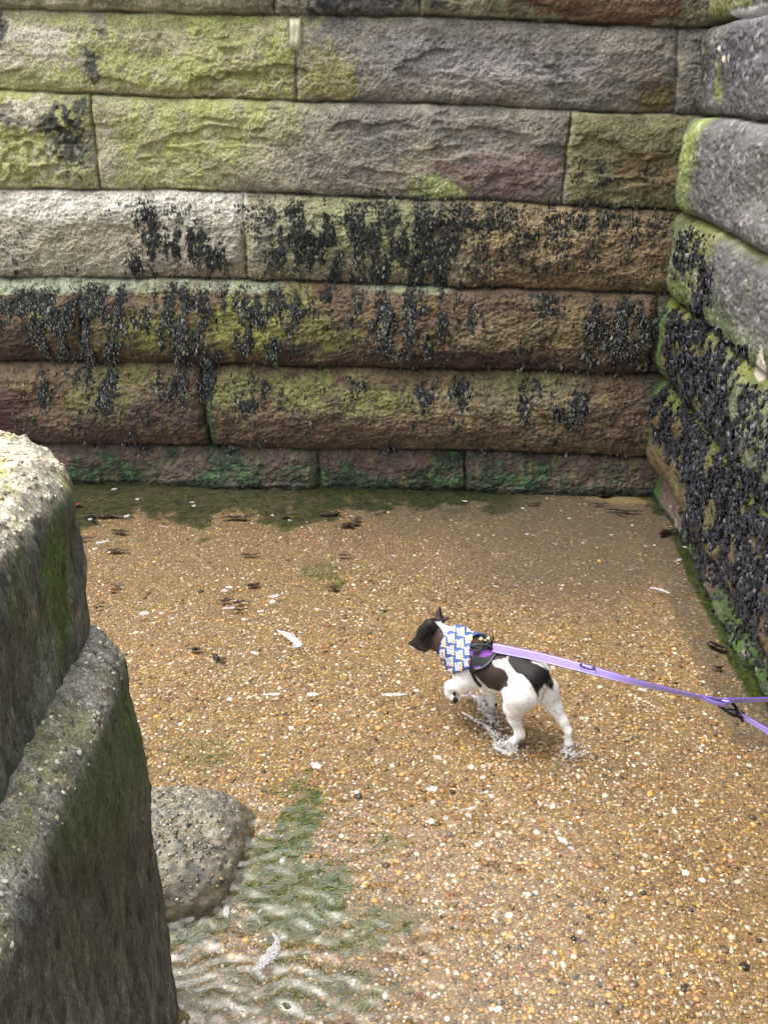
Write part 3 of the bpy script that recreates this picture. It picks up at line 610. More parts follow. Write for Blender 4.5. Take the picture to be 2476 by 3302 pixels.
# loose and embedded pebbles
def pebbles(pos, nrm_r, cols, flat=.34):
    n = len(pos); a = rng.uniform(0, 2*np.pi, n); el = rng.uniform(.6, 1.0, n); R = np.zeros((n, 3, 3))
    R[:, 0, 0] = np.cos(a)*nrm_r; R[:, 1, 0] = np.sin(a)*nrm_r; R[:, 0, 1] = -np.sin(a)*nrm_r*el; R[:, 1, 1] = np.cos(a)*nrm_r*el; R[:, 2, 2] = nrm_r*flat
    tv = iv.copy(); return scatter(tv, if_, pos, R, cols)
NP = 60000; xs = rng.uniform(-1.75, 1.4, NP); ys = 1.1+3.1*rng.random(NP)**1.25
gi = lambda arr: arr.reshape(len(gy), len(gx))[np.clip(np.searchsorted(gy, ys), 0, len(gy)-1), np.clip(np.searchsorted(gx, xs), 0, len(gx)-1)]
pb = gi(peb); al = gi(alg); nz = fbm(xs*6, ys*6, o=2, s=331); keep = rng.random(NP) < pb**1.5*(1.05-.55*np.clip((ys-2.6)/1.4, 0, 1))*(.62+.5*nz)*(1-.85*al)
xs, ys = xs[keep], ys[keep]; n = len(xs)
rr = np.clip(rng.lognormal(math.log(.0053), .38, n), .0026, .0145)
PAL = [(174, 140, 92, 20), (146, 114, 74, 18), (194, 156, 98, 11), (130, 106, 88, 10), (176, 140, 116, 9), (206, 196, 182, 12), (240, 236, 230, 6), (204, 160, 84, 4), (150, 98, 78, 4), (96, 88, 82, 5), (54, 54, 56, 3), (186, 168, 156, 7)]
pw = np.array([p[3] for p in PAL], float); pc_ = np.array([lin(*p[:3]) for p in PAL]); ci_ = rng.choice(len(PAL), n, p=pw/pw.sum())
cols = pc_[ci_]*rng.uniform(.42, 1.08, (n, 1))
V, F, C = pebbles(np.stack([xs, ys, .0006+.006*fbm(xs*2, ys*2, o=3, s=301)], 1), rr, cols)
m_peb = mat_attr('pebble', rough=.35, amp=.12, sc=(60, 300, 900), bump=.1, dist=.001, spec=.5, rvar=.05)
gravel = mk('pebble_gravel', V, F, m_peb, np.clip(C, 0, 1)); tag(gravel, 'amber, brown and white rounded pebbles set in the wet concrete floor', 'gravel', kind='stuff')
w_ = np.where((y > 1) & (y < 4.6) & (abs(x) < 1.9), np.clip(alg-.2, 0, 1), 0)*sst(-.3, .2, N3); w_ *= np.where(y > 3.4, .35, 1.0)
cdf = np.cumsum(w_); na = 9000; ix = rng.choice(len(w_), na, p=w_/w_.sum()); pos = G[ix]+np.concatenate([rng.uniform(-.006, .006, (na, 2)), np.full((na, 1), .001)], 1)
tv = np.array([(-.5, 0, .0), (-.2, .06, .12), (-.2, -.06, .10), (.15, .07, .2), (.15, -.05, .18), (.5, 0, .1)]); tf = np.array([(0, 2, 1), (1, 2, 4), (1, 4, 3), (3, 4, 5)])
a = rng.normal(.3, .9, na); L_ = rng.uniform(.008, .030, na); R = np.zeros((na, 3, 3)); R[:, 0, 0] = np.cos(a)*L_; R[:, 1, 0] = np.sin(a)*L_; R[:, 0, 1] = -np.sin(a)*L_; R[:, 1, 1] = np.cos(a)*L_; R[:, 2, 2] = L_*.5
ca = np.array([lin(48, 72, 2), lin(76, 92, 4), lin(28, 48, 2), lin(100, 104, 12)])[rng.integers(0, 4, na)]*rng.uniform(.5, 1.2, (na, 1))
V, F, C_ = scatter(tv, tf, pos, R, ca); ga = mk('green_algae', V, F, m_peb, C_); tag(ga, 'soft dark green algae growing on the flooded floor and along the wall feet', 'algae', kind='stuff')
print('ground', time.time()-T0, n)

# ------------------------------------------------------------------ water
wx = np.concatenate([np.linspace(-60, -2.3, 30), np.arange(-2.25, 1.62, .0085), np.linspace(1.7, 60, 20)])
wy = np.concatenate([np.linspace(-60, .7, 30), np.arange(.75, 4.55, .0085), np.linspace(4.6, 60, 20)])
WX, WY = np.meshgrid(wx, wy); x = WX.ravel(); y = WY.ravel()
ppx, ppy = project(np.stack([x, y, x*0+WZ], 1)); front = (y > .6) & (y < 6) & (abs(x) < 5); ppx = np.where(front, ppx, 600); ppy = np.where(front, ppy, 3300)
A = sst(-.35, .45, blob(ppx, ppy, 700, 3180, 900, 580, 6)+.22*fbm(x*4, y*4, o=2, s=401)); A = np.where(front, A, .6)
wxp = x+.12*fbm(x*4, y*4, o=3, s=403); wyp = y+.15*fbm(x*4.5, y*4.5, o=4, s=405, g=.55)
ph = 2*np.pi
eta = .0022*np.sin(ph*(wyp-.12*wxp)/.066)+.0015*np.sin(ph*(wyp+.25*wxp)/.040+1)+.0010*np.sin(ph*(wyp*.9-.5*wxp)/.026)
eta *= (.45+1.2*np.abs(fbm(x*6, y*8, o=3, s=407))); eta += .0030*fbm(x*12, y*26, o=5, s=409, g=.68)*2.0
e = A*eta
# wake ripples behind the dog and toward the lower right
B = sst(-.3, .4, blob(ppx, ppy, 2000, 2850, 520, 620, -25)+.5*fbm(x*6, y*6, o=2, s=411))
e += B*.0004*np.sin(ph*((x*.75+y*.66)+.04*fbm(x*5, y*5, o=2, s=413))/.045)*(1+fbm(x*9, y*9, o=2, s=414)) + B*.0024*fbm(x*20+y*14, y*26-x*12, o=3, s=415)
e += .0005*fbm(x*16, y*22, o=3, s=417)
for fx, fy, am, wl in ((1585, 2290, .0022, .028), (1640, 2405, .0024, .03), (1838, 2425, .002, .03)):
    p = ground_pt(np.array(float(fx)), np.array(float(fy)), WZ); r = np.hypot(x-p[0], y-p[1]); e += am*np.exp(-(r/.09)**1.3)*np.cos(ph*r/wl)*(1+.8*fbm(x*20, y*20, o=2, s=419))
def water_mat():
    n = NT('clear_shallow_water'); c = n.coord(); no = n.noise(c, 55., 3, .5); 
    b = n.n('Bump', {'Height': no, 'Strength': .25, 'Distance': .0012})
    fr = n.n('Fresnel', {'IOR': 1.45, 'Normal': b.outputs[0]}).outputs[0]
    tr = n.n('BsdfTransparent', {'Color': (.94, .93, .88, 1)}); gl = n.n('BsdfGlossy', {'Color': (1, 1, 1, 1), 'Roughness': .03, 'Normal': b.outputs[0]})
    mx = n.n('MixShader', {0: fr, 1: tr.outputs[0], 2: gl.outputs[0]}); return n.finish(mx.outputs[0])
m_water = water_mat()
water = mk('water', np.stack([x, y, WZ+e], 1), grid_faces(len(wy), len(wx)), m_water); tag(water, kind='structure')
print('water', time.time()-T0)
#PART2
# ------------------------------------------------------------------ stone blocks on the left
def block(name, xf, y1, z0, z1, rc, rt, seed, coarse_left=-1.75, y0=-.9, amp=.02, slope=0.0, fine=.0038, taper=0.0, wet=False):
    # plan outline, clockwise: left side, far end, rounded corner, right face, near end
    cx, cy = xf-rc, y1-rc
    P = [(coarse_left, y) for y in np.linspace(y0, y1-.02, 12)]+[(x_, y1) for x_ in np.linspace(coarse_left, xf-rc-.5, 8)[1:]]+[(x_, y1) for x_ in np.arange(xf-rc-.49, cx, fine*1.6)]
    P += [(cx+rc*math.sin(t), cy+rc*math.cos(t)) for t in np.linspace(0, math.pi/2, max(8, int(rc*1.6/fine)))]
    P += [(xf, y) for y in np.arange(cy, .42, -fine)]+[(xf, y) for y in np.linspace(min(.41, cy-.1), y0, 30)]+[(x_, y0) for x_ in np.linspace(xf, coarse_left, 10)[1:-1]]
    P = np.array(P); n = len(P); tg = np.roll(P, -1, 0)-np.roll(P, 1, 0); tg /= np.linalg.norm(tg, axis=1)[:, None]; out = np.stack([-tg[:, 1], tg[:, 0]], 1)
    prof = []                                             # (outward offset, height, angle)
    for d in np.concatenate([np.array([-.30]), np.arange(-.27, -rt, fine*1.2)]): prof.append((d, z1, math.pi/2))
    for t in np.linspace(math.pi/2, 0, max(6, int(rt*1.6/fine)))[1:]: prof.append((-rt+rt*math.cos(t), z1-rt+rt*math.sin(t), t))
    for h in np.arange(z1-rt-fine, z0, -fine*1.15): prof.append((taper*(z1-h), h, 0.0))
    V = []; Nn = []
    for d, h, t in prof:
        V.append(np.concatenate([P+out*d, np.full((n, 1), h)], 1)); Nn.append(np.concatenate([out*math.cos(t), np.full((n, 1), math.sin(t))], 1))
    V = np.array(V); Nn = np.array(Nn); sh = V.shape; V = V.reshape(-1, 3); Nn = Nn.reshape(-1, 3)
    x, y, z = V.T; up = Nn[:, 2]
    x = np.clip(x, coarse_left+.01, None)
    d = amp*fbm(x*5, y*5, z*5, o=4, s=seed)+.006*fbm(x*20, y*20, z*11, o=3, s=seed+3, g=.6)+.004*fbm(x*70, y*70, z*30, o=3, s=seed+5, g=.6)
    top = sst(.15, .6, up+.25*fbm(x*9, y*9, z*9, o=3, s=seed+11))
    pits = sst(.33, .55, vnoise(x*48, y*48, z*22, s=seed+9)); d -= .009*pits*(1-top)*.35
    nod = sst(.1, .6, vnoise(x*75, y*75, z*75, s=seed+13)); d += .005*nod*top
    V = np.stack([V[:, 0], V[:, 1], V[:, 2]+slope*(V[:, 1]-y1)], 1)+Nn*d[:, None]
    F = []; m = len(prof); i = np.arange(m*n).reshape(m, n)
    F = np.stack([i[:-1], np.roll(i, -1, 1)[:-1], np.roll(i, -1, 1)[1:], i[1:]], -1).reshape(-1, 4)
    # closing cap over the middle
    c = np.array([[(coarse_left+xf)/2, 0, 0]]); mid = np.stack([np.full(n, (coarse_left+xf-.3)/2), np.clip(P[:, 1], y0+.4, y1-.35), np.full(n, z1)+slope*(np.clip(P[:, 1], y0+.4, y1-.35)-y1)], 1)
    V = np.vstack([V, mid]); j = np.arange(n)+m*n; F = np.vstack([F, np.stack([j, np.roll(j, -1), np.roll(i[0], -1), i[0]], 1)])
    pad = lambda a, v: np.concatenate([a, np.full(n, v)])
    return V, F, pad(top, 1.), pad(up, 1.), np.vstack([Nn, np.tile([0, 0, 1.], (n, 1))]), pad(nod, 0), pad(pits, 0)
def rock_cols(V, top, nod, pits, seed, greens=()):
    x, y, z = V.T; n = len(V); a = fbm(x*5, y*5, z*2.5, o=4, s=seed+20); b = fbm(x*16, y*16, z*5, o=4, s=seed+22); c = fbm(x*60, y*60, z*18, o=3, s=seed+24); k = fbm(x*30, y*30, z*30, o=3, s=seed+26)
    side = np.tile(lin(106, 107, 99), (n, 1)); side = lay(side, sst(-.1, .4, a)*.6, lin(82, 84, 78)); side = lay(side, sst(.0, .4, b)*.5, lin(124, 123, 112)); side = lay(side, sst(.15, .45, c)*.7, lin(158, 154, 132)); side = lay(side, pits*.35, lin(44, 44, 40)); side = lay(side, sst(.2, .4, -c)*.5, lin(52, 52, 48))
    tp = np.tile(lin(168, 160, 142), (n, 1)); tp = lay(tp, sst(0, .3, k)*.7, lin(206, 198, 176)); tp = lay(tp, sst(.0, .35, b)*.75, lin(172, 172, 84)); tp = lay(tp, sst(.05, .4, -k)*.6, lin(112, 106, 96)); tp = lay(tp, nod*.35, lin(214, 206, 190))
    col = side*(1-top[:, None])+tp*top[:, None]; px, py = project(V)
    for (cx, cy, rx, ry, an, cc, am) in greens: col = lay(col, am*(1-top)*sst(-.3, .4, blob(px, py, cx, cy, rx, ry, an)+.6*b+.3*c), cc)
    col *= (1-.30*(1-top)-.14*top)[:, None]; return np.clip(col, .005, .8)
def rock_mat():
    n = NT('weathered_concrete'); c = n.coord(); a = n.n('Attribute', attribute_name='Col').outputs['Color']; top = n.n('Attribute', attribute_name='top').outputs['Fac']
    cs = n.n('VectorMath', {0: c, 1: (1, 1, .32)}, operation='MULTIPLY').outputs[0]
    n1 = n.noise(cs, 40, 6, .7); n2 = n.noise(cs, 250, 6, .75); n3 = n.noise(cs, 800, 3, .65); nt = n.noise(c, 190, 6, .75)
    b = n.mix(1.0, a, n.ramp(n1, [(.35, (.62,)*3), (.62, (1.35,)*3)]), 'MULTIPLY'); b = n.mix(1.0, b, n.ramp(n2, [(.38, (.45,)*3), (.5, (.95,)*3), (.62, (1.7,)*3)]), 'MULTIPLY'); b = n.mix(.8, b, n.ramp(n3, [(.35, (.5,)*3), (.65, (1.6,)*3)]), 'MULTIPLY')
    b = n.mix(.7, b, n.ramp(nt, [(.35, (.6,)*3), (.65, (1.4,)*3)]), 'MULTIPLY')
    h = n.math('ADD', n.math('MULTIPLY', n2, 1.2), n.math('ADD', n.math('MULTIPLY', n3, .5), n.math('MULTIPLY', nt, .5)))
    bp = n.n('Bump', {'Height': h, 'Strength': .8, 'Distance': .004}); p = n.n('BsdfPrincipled', {'Base Color': b, 'Roughness': .6, 'Normal': bp.outputs[0], 'Specular IOR Level': .35}); return n.finish(p.outputs[0])
m_rock = rock_mat()
def rim_pebbles(V, top, Nn, nsel, seed, rmin, rmax, cols, maxy=.35):
    g = np.random.default_rng(seed); w = top*(V[:, 1] > maxy)*(np.abs(V[:, 0]) < 1.05); cdf = np.cumsum(w); ix = np.searchsorted(cdf, g.uniform(0, cdf[-1], nsel))
    r_ = g.uniform(rmin, rmax, nsel); pos = V[ix]; R = np.zeros((nsel, 3, 3)); a = g.uniform(0, 6.28, nsel)
    for i in range(nsel):
        nn = Nn[ix[i]]+g.normal(0, .3, 3); nn /= np.linalg.norm(nn); t = np.cross(nn, [math.cos(a[i]), math.sin(a[i]), .3]); t /= np.linalg.norm(t); b = np.cross(nn, t)
        R[i, :, 0] = t*r_[i]; R[i, :, 1] = b*r_[i]*g.uniform(.6, 1); R[i, :, 2] = nn*r_[i]*.34
    cc = np.array([lin(*c) for c in cols])[g.integers(0, len(cols), nsel)]*g.uniform(.5, .95, (nsel, 1))
    tv = iv*(1+.2*g.normal(0, 1, iv.shape)); return scatter(tv, if_, pos, R, cc)
GR1 = lin(86, 108, 46); GR2 = lin(84, 112, 40); PG = lin(142, 150, 132)
V, F, top, up, Nn, nod, pits = block('stone_block', -.520, 1.545, .985, 1.352, .21, .085, 500, amp=.014)
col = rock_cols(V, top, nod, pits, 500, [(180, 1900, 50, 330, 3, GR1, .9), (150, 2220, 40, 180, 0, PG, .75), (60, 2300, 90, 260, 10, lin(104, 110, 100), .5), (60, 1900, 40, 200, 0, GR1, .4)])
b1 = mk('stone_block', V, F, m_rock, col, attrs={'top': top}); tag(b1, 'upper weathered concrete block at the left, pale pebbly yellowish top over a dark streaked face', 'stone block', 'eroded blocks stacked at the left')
PC = [(226, 220, 200), (196, 184, 150), (150, 140, 124), (120, 112, 104), (214, 200, 150), (236, 232, 226)]
v_, f_, c_ = rim_pebbles(V, top, Nn, 1300, 3, .002, .0065, PC); e1 = mk('embedded_pebbles', v_, f_, m_peb, c_, parent=b1); tag(e1, kind='stuff')
V, F, top, up, Nn, nod, pits = block('stone_block', -.450, 1.475, -.03, 1.005, .17, .075, 540, amp=.012, taper=.01)
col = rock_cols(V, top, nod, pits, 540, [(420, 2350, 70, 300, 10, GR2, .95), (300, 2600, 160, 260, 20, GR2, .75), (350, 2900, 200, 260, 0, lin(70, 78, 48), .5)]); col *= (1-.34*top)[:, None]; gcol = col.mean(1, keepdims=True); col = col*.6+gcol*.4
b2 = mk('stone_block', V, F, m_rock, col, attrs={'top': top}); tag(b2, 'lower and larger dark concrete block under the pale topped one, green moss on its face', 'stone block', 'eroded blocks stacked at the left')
v_, f_, c_ = rim_pebbles(V, np.maximum(top, .0), Nn, 2000, 4, .002, .0062, PC[:4]+[(112, 108, 98)]); e2 = mk('embedded_pebbles', v_, f_, m_peb, c_, parent=b2); tag(e2, kind='stuff')
# low wet boulder in the water
def mound():
    A = np.linspace(0, 2*np.pi, 240, endpoint=False); Rr = np.concatenate([np.linspace(0.02, 1, 70), np.linspace(1.01, 1.25, 16)])
    ctr = np.array([-.69, 1.775]); V = []
    for r in Rr:
        c, s_ = np.cos(A), np.sin(A); k = 1/(np.abs(c)**4.5+np.abs(s_)**4.5)**(1/4.5)
        xx = ctr[0]+.315*r*c*k; yy = ctr[1]+.245*r*s_*k*(1-.35*(c > 0)*c*(s_ < 0)); xx = xx+.12*(yy-ctr[1])*(r)
        hh_ = .10*np.clip(1-r**6, -1, 1)**1 if r < 1 else -.12*(r-1)*4; hh_ = np.maximum(hh_, -.05)*np.ones_like(A)
        V.append(np.stack([xx, yy, hh_+.02], 1))
    V = np.array(V); m, n = V.shape[:2]; V = V.reshape(-1, 3); x, y, z = V.T
    d = .012*fbm(x*8, y*8, z*8, o=4, s=601)+.005*fbm(x*30, y*30, z*30, o=3, s=603, g=.6)+.005*sst(0, .6, vnoise(x*85, y*85, z*85, s=605))
    V[:, 2] += d; V[:, 0] += .6*d
    i = np.arange(m*n).reshape(m, n); F = np.stack([i[:-1], i[1:], np.roll(i, -1, 1)[1:], np.roll(i, -1, 1)[:-1]], -1).reshape(-1, 4)
    b = fbm(x*14, y*14, z*14, o=4, s=607); k = fbm(x*60, y*60, z*60, o=3, s=609)
    col = np.tile(lin(126, 116, 98), (len(V), 1)); col = lay(col, sst(-.1, .3, b)*.6, lin(150, 140, 112)); col = lay(col, sst(.0, .3, k)*.7, lin(84, 84, 86)); col = lay(col, sst(.1, .4, -k)*.6, lin(178, 172, 160)); col = lay(col, sst(.07, .02, z)*.6, lin(98, 82, 48))
    return V, F, np.clip(col*.72, 0, 1)
V, F, col = mound()
m_wetrock = mat_attr('wet_pebbly_rock', rough=.22, amp=.3, sc=(25, 140, 500), bump=.9, dist=.006, spec=.6, rvar=.1)
b3 = mk('boulder', V, F, m_wetrock, col); tag(b3, 'low wet pebbly boulder rising from the shallow water beside the dark block', 'boulder')
Nn = np.tile([0, 0, 1.0], (len(V), 1)); v_, f_, c_ = rim_pebbles(V, (V[:, 2] > .05)*1.0, Nn, 1800, 8, .0025, .007, [(78, 80, 84), (96, 96, 98), (150, 128, 84), (186, 178, 160), (60, 62, 66), (120, 108, 84)], maxy=1)
m_wpeb = mat_attr('wet_pebble', rough=.16, amp=.12, sc=(60, 300, 900), bump=.05, dist=.001, spec=.7, rvar=.03)
e3 = mk('embedded_pebbles', v_, f_, m_wpeb, c_, parent=b3); tag(e3, kind='stuff')
print('rocks', time.time()-T0)

# ------------------------------------------------------------------ seaweed scraps and foam
def shift(px, py, z): return ground_pt(np.array(float(px)), np.array(float(py)), z)
def scrap(i, px, py, ln, ang, colr, label, wid=.22, forks=2):
    c = shift(px, py, .016); d = ln/FPX*np.linalg.norm(c-CAM); g = np.random.default_rng(700+i); a = rad(ang)
    Vs, Fs = [], []; off = 0
    for k in range(forks+1):
        n = 14; t = np.linspace(0, 1, n); a2 = a+(0 if k == 0 else g.uniform(-.7, .7)); st = 0 if k == 0 else g.uniform(.1, .6); L = d*(1 if k == 0 else g.uniform(.25, .5))
        cx = (st-.5)*d*math.cos(a)+t*L*math.cos(a2)+.05*d*np.sin(t*5+i+k); cy = (st-.5)*d*math.sin(a)+t*L*math.sin(a2)+.06*d*np.sin(t*4+i*2+k)
        w = d*wid*.5*(np.sin(np.pi*np.clip(t*.96+.02, 0, 1))**.5)*(.6+.5*g.random(n))*(1 if k == 0 else .7)
        nx, ny = -math.sin(a2), math.cos(a2); zz = .002*np.sin(t*9+k)
        V = np.concatenate([np.stack([cx+nx*w, cy+ny*w, zz], 1), np.stack([cx, cy, zz+.003], 1), np.stack([cx-nx*w, cy-ny*w, zz], 1), np.stack([cx, cy, zz-.0015], 1)])
        q = np.arange(n-1)
        for A_, B_ in ((0, 1), (1, 2), (2, 3), (3, 0)): Fs.append(np.stack([A_*n+q, A_*n+q+1, B_*n+q+1, B_*n+q], 1)+off)
        Vs.append(V); off += 4*n
    o = mk('seaweed_scrap', np.vstack(Vs)+[c[0], c[1], c[2]], np.vstack(Fs), mat_scrap[colr]); me = o.data
    co = np.empty(len(me.vertices)*3, np.float32); me.vertices.foreach_get('co', co); co = co.reshape(-1, 3)-c.astype(np.float32); me.vertices.foreach_set('co', co.ravel()); o.location = c
    tag(o, label, 'seaweed', 'loose seaweed scraps lying in the shallow water')
mat_scrap = {'d': mat_plain('dark_brown_weed', tuple(lin(44, 28, 18)), .35), 'k': mat_plain('black_weed', tuple(lin(24, 18, 16)), .3), 'r': mat_plain('red_weed', tuple(lin(104, 36, 20)), .4)}
for i, a in enumerate([
    (335, 1663, 150, 4, 'k', 'long dark ribbon of seaweed lying beside the top of the pale block', .13), (388, 1712, 60, -3, 'd', 'short dark weed scrap just below the long ribbon near the left block', .3),
    (250, 1738, 90, 5, 'd', 'thin dark weed sliver touching the edge of the left block', .12), (760, 1668, 90, 6, 'd', 'ragged brown weed scrap in the middle, below the green strip of the far wall', .22), (925, 1663, 40, 4, 'd', 'small brown weed fleck right of the ragged scrap', .4),
    (1065, 1655, 70, 0, 'd', 'dark brown weed scrap under the far wall, just left of a forked one', .28), (1130, 1690, 80, 12, 'd', 'forked brown weed scrap lying lowest of those below the middle of the wall', .3), (1150, 1672, 60, -5, 'd', 'thin brown weed strand right above the forked scrap', .15),
    (240, 1625, 50, -10, 'r', 'reddish brown weed tuft at the foot of the far wall by the left block', .5), (380, 1776, 70, 3, 'd', 'thin brown weed piece below the short dark scrap on the left', .2), (808, 1787, 60, 14, 'd', 'pair of thin dark strands in the open gravel above the foam flecks', .25), (1720, 1622, 46, 0, 'k', 'thin black weed stick near the far wall, left of the two at the corner', .18),
    (1935, 1625, 60, 2, 'k', 'short black weed stick just above the longest one in the far right corner', .16), (2010, 1646, 125, 3, 'k', 'longest straight black weed stick in the far right corner', .12), (1950, 1595, 50, 12, 'k', 'curled black weed knot at the far right corner of the walls', .4), (2160, 1715, 90, 20, 'k', 'black weed lying against the foot of the right wall', .3),
    (2312, 2085, 60, -42, 'd', 'thick dark brown weed clump near the right wall above the purple lead', .5, 5), (2315, 2150, 30, -10, 'k', 'tiny dark weed bit just below the thick clump by the right wall', .6), (815, 1885, 45, 10, 'k', 'small black weed curl left of the white foam ovals', .45), (1075, 1893, 40, 0, 'd', 'brown weed bit beside the small green algae tuft', .5),
    (722, 1935, 45, 4, 'k', 'dark weed chip left of a brown one in the mid left gravel', .35), (770, 1941, 45, 0, 'd', 'brown weed chip touching the right end of another in the mid left gravel', .3), (775, 1965, 45, 12, 'k', 'black weed piece at the tail of the thin foam streak', .3), (380, 1887, 40, 0, 'd', 'brown weed fleck directly above the red one on the left', .3), (368, 1901, 30, -10, 'r', 'bright red weed fleck in the left gravel', .4),
    (630, 2093, 40, 0, 'k', 'black and orange weed crumb above the left middle gravel pebbles', .5), (705, 2118, 60, -20, 'd', 'brown ragged weed crumb right below the black and orange one', .35), (318, 1957, 30, 0, 'd', 'dark weed speck above the shoulder of the lower block', .4), (1110, 1790, 40, 0, 'd', 'single brown speck of weed in the upper centre gravel', .3)]): scrap(i, *a)
m_foam = NT('foam'); _c = m_foam.coord(); _n = m_foam.noise(_c, 260., 4, .7); _f = m_foam.ramp(_n, [(.35, (.12,)*3), (.6, (.7,)*3)])
m_foam = m_foam.finish(m_foam.n('MixShader', {0: _f, 1: m_foam.n('BsdfTransparent').outputs[0], 2: m_foam.n('BsdfPrincipled', {'Base Color': (.5, .5, .54, 1), 'Roughness': .5}).outputs[0]}).outputs[0])
FV, FF = [], []; fo = 0
def foam(path, wds, seed):
    global fo
    P = np.array([shift(a, b, WZ+.002) for a, b in path]); n = 26
    Q = smooth_path(P, n) if len(P) > 2 else P[0]+(P[1]-P[0])*np.linspace(0, 1, n)[:, None]
    w = np.interp(np.linspace(0, 1, n), np.linspace(0, 1, len(wds)), wds)*.8/FPX*np.linalg.norm(Q-CAM, axis=1)*.5
    t = np.gradient(Q, axis=0); t /= np.linalg.norm(t, axis=1)[:, None]; nn = np.stack([-t[:, 1], t[:, 0], t[:, 2]*0], 1)
    w = w*np.sin(np.pi*np.linspace(.03, .97, n))**.4*1.3; m = 9; us = np.linspace(-1, 1, m); V = []
    for k, u in enumerate(us):
        j = 1+.35*vnoise(np.arange(n)*.8, np.full(n, seed*3.1+(2 if u > 0 else 0)), s=5); V.append(Q+nn*(w*j*u)[:, None]*1.4+np.array([0, 0, 1])*(.0022*(1-u*u)+.0006*vnoise(np.arange(n)*1.5, np.full(n, k*1.3), s=6))[:, None])
    V = np.array(V).reshape(-1, 3); FV.append(V); FF.append(grid_faces(m, n)+fo); fo += len(V)
for i, (p, w) in enumerate([
    ([(893, 2032), (925, 2045), (945, 2060), (962, 2080), (938, 2086)], [6, 14, 20, 20, 9]), ([(870, 1925), (900, 1918)], [14, 12]), ([(715, 1905), (735, 1903)], [10, 10]), ([(728, 1893), (750, 1893)], [8, 10]), ([(878, 1935), (880, 1946)], [14, 14]),
    ([(450, 1978), (482, 1976)], [14, 14]), ([(515, 1975), (528, 1978)], [9, 9]), ([(830, 1972), (852, 1968)], [10, 7]), ([(718, 1962), (758, 1958)], [5, 9]), ([(1014, 1962), (1030, 1966)], [8, 8]), ([(310, 1752), (352, 1742)], [10, 8]), ([(285, 1676), (298, 1672)], [9, 9]), ([(360, 1578), (378, 1576)], [8, 8]), ([(440, 1608), (450, 1610)], [9, 9]), ([(400, 1667), (418, 1660)], [10, 8]), ([(298, 1770), (316, 1768)], [8, 8]),
    ([(618, 1631), (632, 1630)], [8, 8]), ([(612, 1620), (628, 1618)], [6, 6]), ([(1230, 2240), (1310, 2238)], [12, 9]), ([(845, 2240), (905, 2236)], [7, 10]), ([(990, 2238), (1020, 2238)], [13, 13]), ([(810, 2102), (836, 2108)], [12, 10]), ([(1005, 2460), (1035, 2475)], [14, 18]), ([(1100, 2000), (1120, 2004)], [6, 5]), ([(2095, 1895), (2125, 1900), (2158, 1912)], [5, 10, 8]), ([(1490, 1614), (1508, 1617)], [7, 6]), ([(1680, 1637), (1690, 1640)], [8, 6]), ([(2060, 2220), (2085, 2228)], [10, 9]),
    ([(2200, 1762), (2222, 1766)], [10, 8]), ([(2180, 1808), (2196, 1802)], [8, 6]), ([(660, 2810), (705, 2800)], [16, 22]), ([(880, 3010), (895, 3040), (870, 3080), (840, 3110), (815, 3130)], [8, 14, 22, 24, 12]), ([(720, 2940), (740, 2938)], [30, 26]), ([(792, 2938), (800, 2940)], [12, 12]), ([(835, 2935), (842, 2940)], [12, 12]), ([(705, 2832), (716, 2842)], [26, 26]), ([(905, 2772), (918, 2776)], [18, 16]),
    ([(1400, 2445), (1420, 2440)], [12, 10]), ([(1385, 2540), (1410, 2545)], [16, 14]), ([(1460, 2620), (1540, 2600)], [0, 9]), ([(1375, 2542), (1392, 2548)], [12, 10]), ([(1800, 2700), (1832, 2722)], [14, 12]), ([(1500, 2625), (1520, 2630)], [12, 12]), ([(1430, 2635), (1445, 2640)], [14, 14]), ([(1830, 2730), (1850, 2740)], [8, 6])]): foam(p, w, i)
for i in range(150):                                     # small floating flecks
    a = rng.uniform(0, 1); px_, py_ = rng.uniform(300, 2100), rng.uniform(1640, 2900)
    L = rng.uniform(4, 13); foam([(px_, py_), (px_+L, py_+rng.uniform(-2, 2))], [rng.uniform(3, 7)]*2, 100+i)
fm = mk('foam', np.vstack(FV), np.vstack(FF), m_foam); tag(fm, 'white flecks and ribbons of foam floating on the shallow water', 'foam', kind='stuff')

# ------------------------------------------------------------------ the dog
CS = 700/1659.
def src(cx, cy): return 1250+CS*cx, 1900+CS*cy
TH = rad(30); Fd = np.array([-math.cos(TH), math.sin(TH), 0]); Ld = np.array([-math.sin(TH), -math.cos(TH), 0])
hf = ground_pt(*[np.array(float(v)) for v in src(960, 1195)]); DO = hf-.040*Ld; DO[2] = 0
def C(cx, cy, l):                                         # crop pixel + lateral offset -> dog space (f, l, u)
    px, py = src(cx, cy); d = ray(np.array(float(px)), np.array(float(py))); t = ((DO+l*Ld-CAM)@Ld)/(d@Ld); X = CAM+d*t-DO
    return np.array([X@Fd, X@Ld, X[2]])
def toW(p): return DO+p[..., 0:1]*Fd+p[..., 1:2]*Ld+p[..., 2:3]*Z3
def toC(p):                                               # dog space -> crop pixels
    px, py = project(toW(p)); return (px-1250)/CS, (py-1900)/CS
H = .0033
org = np.array([-.24, -.16, -.012]); dims = (int(.82/H), int(.32/H), int(.44/H))
ax = [org[i]+H*np.arange(dims[i]) for i in range(3)]
fieldx = np.full(dims, .2, np.float32)
def smin(a, b, k): h = np.clip(.5+.5*(b-a)/k, 0, 1); return b*(1-h)+a*h-k*h*(1-h)
